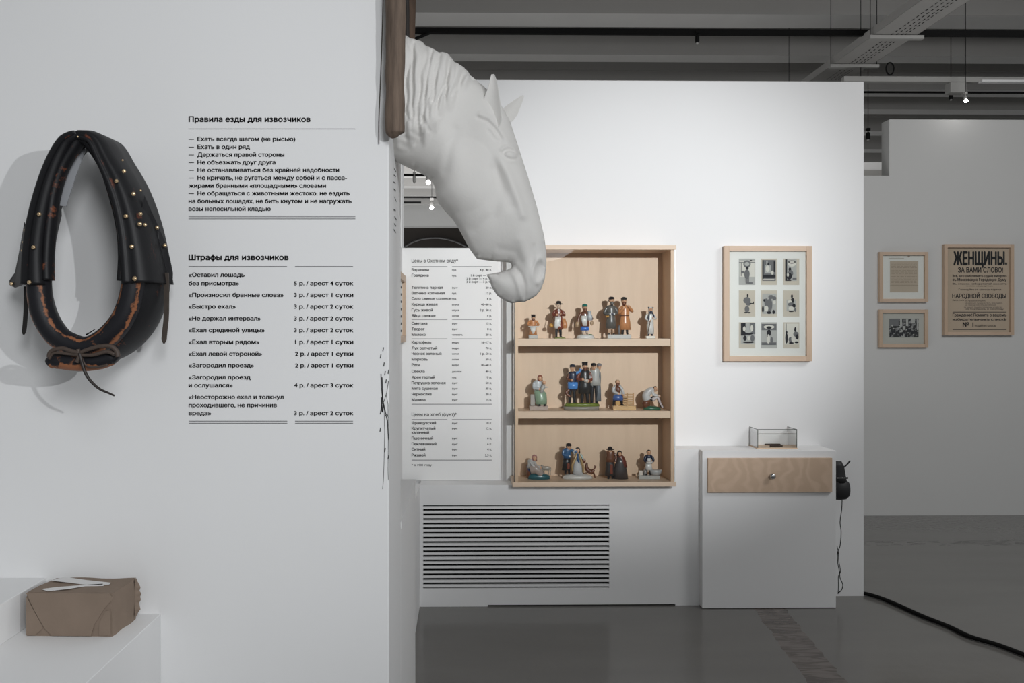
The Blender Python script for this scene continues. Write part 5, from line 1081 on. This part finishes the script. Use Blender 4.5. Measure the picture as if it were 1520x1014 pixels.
spotlight('track_spotlight', 1035, 56, yat(49, zt1), 1.25, 'small black spotlight under the long black track, right of the horse')
t = spotlight('track_spotlight', 1411.5, 141, yat(134.5, 3.9), 1.1, 'black spotlight hanging left of the lit lamp above the far wall')
bxy = yat(118, 3.55); qa, qb = PY(1411, 137, bxy), PY(1434.5, 121.5, bxy)
tag(boxobj('junction_box', (qa.x, bxy, qa.z), (qb.x, bxy+.08, qb.z), SVC, bev=.002), 'pale grey box hanging under the rail beside the lit spotlight', 'box')
spotlight('track_spotlight', 1433, 145, bxy-.15, 1.0, 'brightly lit spotlight above the far right wall', 120, TG)
spotlight('track_spotlight', 1288.5, 200, 8.5, 1.2, 'black spotlight seen in the notch between the two walls')
spotlight('track_spotlight', 615, 264, 9.0, 1.0, 'dark spotlight seen through the opening under the horse neck', 0, TG)
spotlight('track_spotlight', 636, 263, 9.0, 1.5, 'lit round lamp seen through the opening beside the horse throat', 8, TG)
spotlight('track_spotlight', 641, 303, 12.0, 1.1, 'lit lamp seen lower in the opening under the horse neck', 60, TG)
for (v_, z, u0, u1, y) in ((260, 0, 590, 660, 9.0), (293, 0, 590, 700, 12.05), (300.5, 0, 590, 625, 11.5)):
    a = PY(u0, v_, y); b = PY(u1, v_, y)
    trk = boxobj('lighting_track', (a.x, y, a.z-.01), (b.x, y+.03, a.z+.015), BLACK); tubeobj('hanger_rod', [(a.x+.05, y+.015, a.z), (a.x+.05, y+.015, ZC+.01)], .004, BLACK, trk, 6)
    tag(trk, {260: 'short upper black track seen through the opening', 293: 'long black track seen through the opening below the round lamp', 300.5: 'short lower black track at the left of the opening'}[v_], 'light track')
a = PY(1264, 112, bxy-.05)
bm = bmesh.new(); cc = PY(1321, 102, bxy); tube(bm, [cc+Vector((.045*math.cos(t_)*.7, 0, .05*math.sin(t_))) for t_ in np.linspace(-1.2, 4.9, 24)], .006, 8)
tag(bmobj('cable_coil', bm, BLACK, None, True), 'small coil of black cable on the pale ceiling rail', 'cable')
# bright strip light at right
a, b = PY(1458, 121, 6.4), PY(1600, 119, 6.4)
tag(boxobj('strip_light', (a.x, 6.4, a.z), (b.x, 6.45, b.z), mat('strip_diffuser', (.85, .85, .85), .4)), 'thin white strip fitting under the ceiling rail at the top right', 'light fitting')
# ================================================================== BEYOND THE OPENING
yd = 6.2
pd_ = thing('dark_arched_panel', (PY(650, 360, yd).x, yd, 0), 'dark brown panel with an arched moulding behind the opening', 'panel')
a, b = PY(560, 400, yd), PY(720, 338.5, yd)
boxobj('panel_board', (a.x, yd, 0), (b.x, yd+.05, b.z), mat('dark_brown_board', (.022, .016, .012), .6), pd_)
boxobj('panel_cap', (a.x, yd-.01, b.z), (b.x, yd+.06, b.z+.012), mat('panel_cap_white', (.55, .55, .54), .6), pd_)
tubeobj('arch_moulding', spline([PY(u, v, yd-.01) for u, v in ((598, 368), (612, 360), (628, 355), (650, 353.5), (670, 357), (688, 364), (700, 371))], 5), .007, mat('arch_grey', (.10, .10, .10), .4), pd_, 8)
# notch: further white box
a, b = PY(1270, 252, 8.0), PY(1330, 241, 8.0)
tag(boxobj('white_beam_end', (a.x, 8.0, a.z), (b.x, 8.3, b.z), WALL), 'bright white horizontal panel seen in the notch between the walls', 'panel')
a, b = PY(1270, 264, 8.0), PY(1330, 252.2, 8.0)
tag(boxobj('grey_beam_end', (a.x, 8.0, a.z), (b.x, 8.3, b.z), SVC), 'grey horizontal panel directly under the white one in the notch', 'panel')
# area fill added to brighten the far room, spot aimed at the notch panel
area('far_room_fill', (-1, 11.5, 1.6), (-1, 14.5, 4.0), 0, 4, 2)
bpy.data.objects['far_room_fill'].data.energy = 260
spot('panel_light', tuple(PY(1300, 200, 7.0)), tuple(PY(1300, 247, 8.0)), 12, 60, 1)
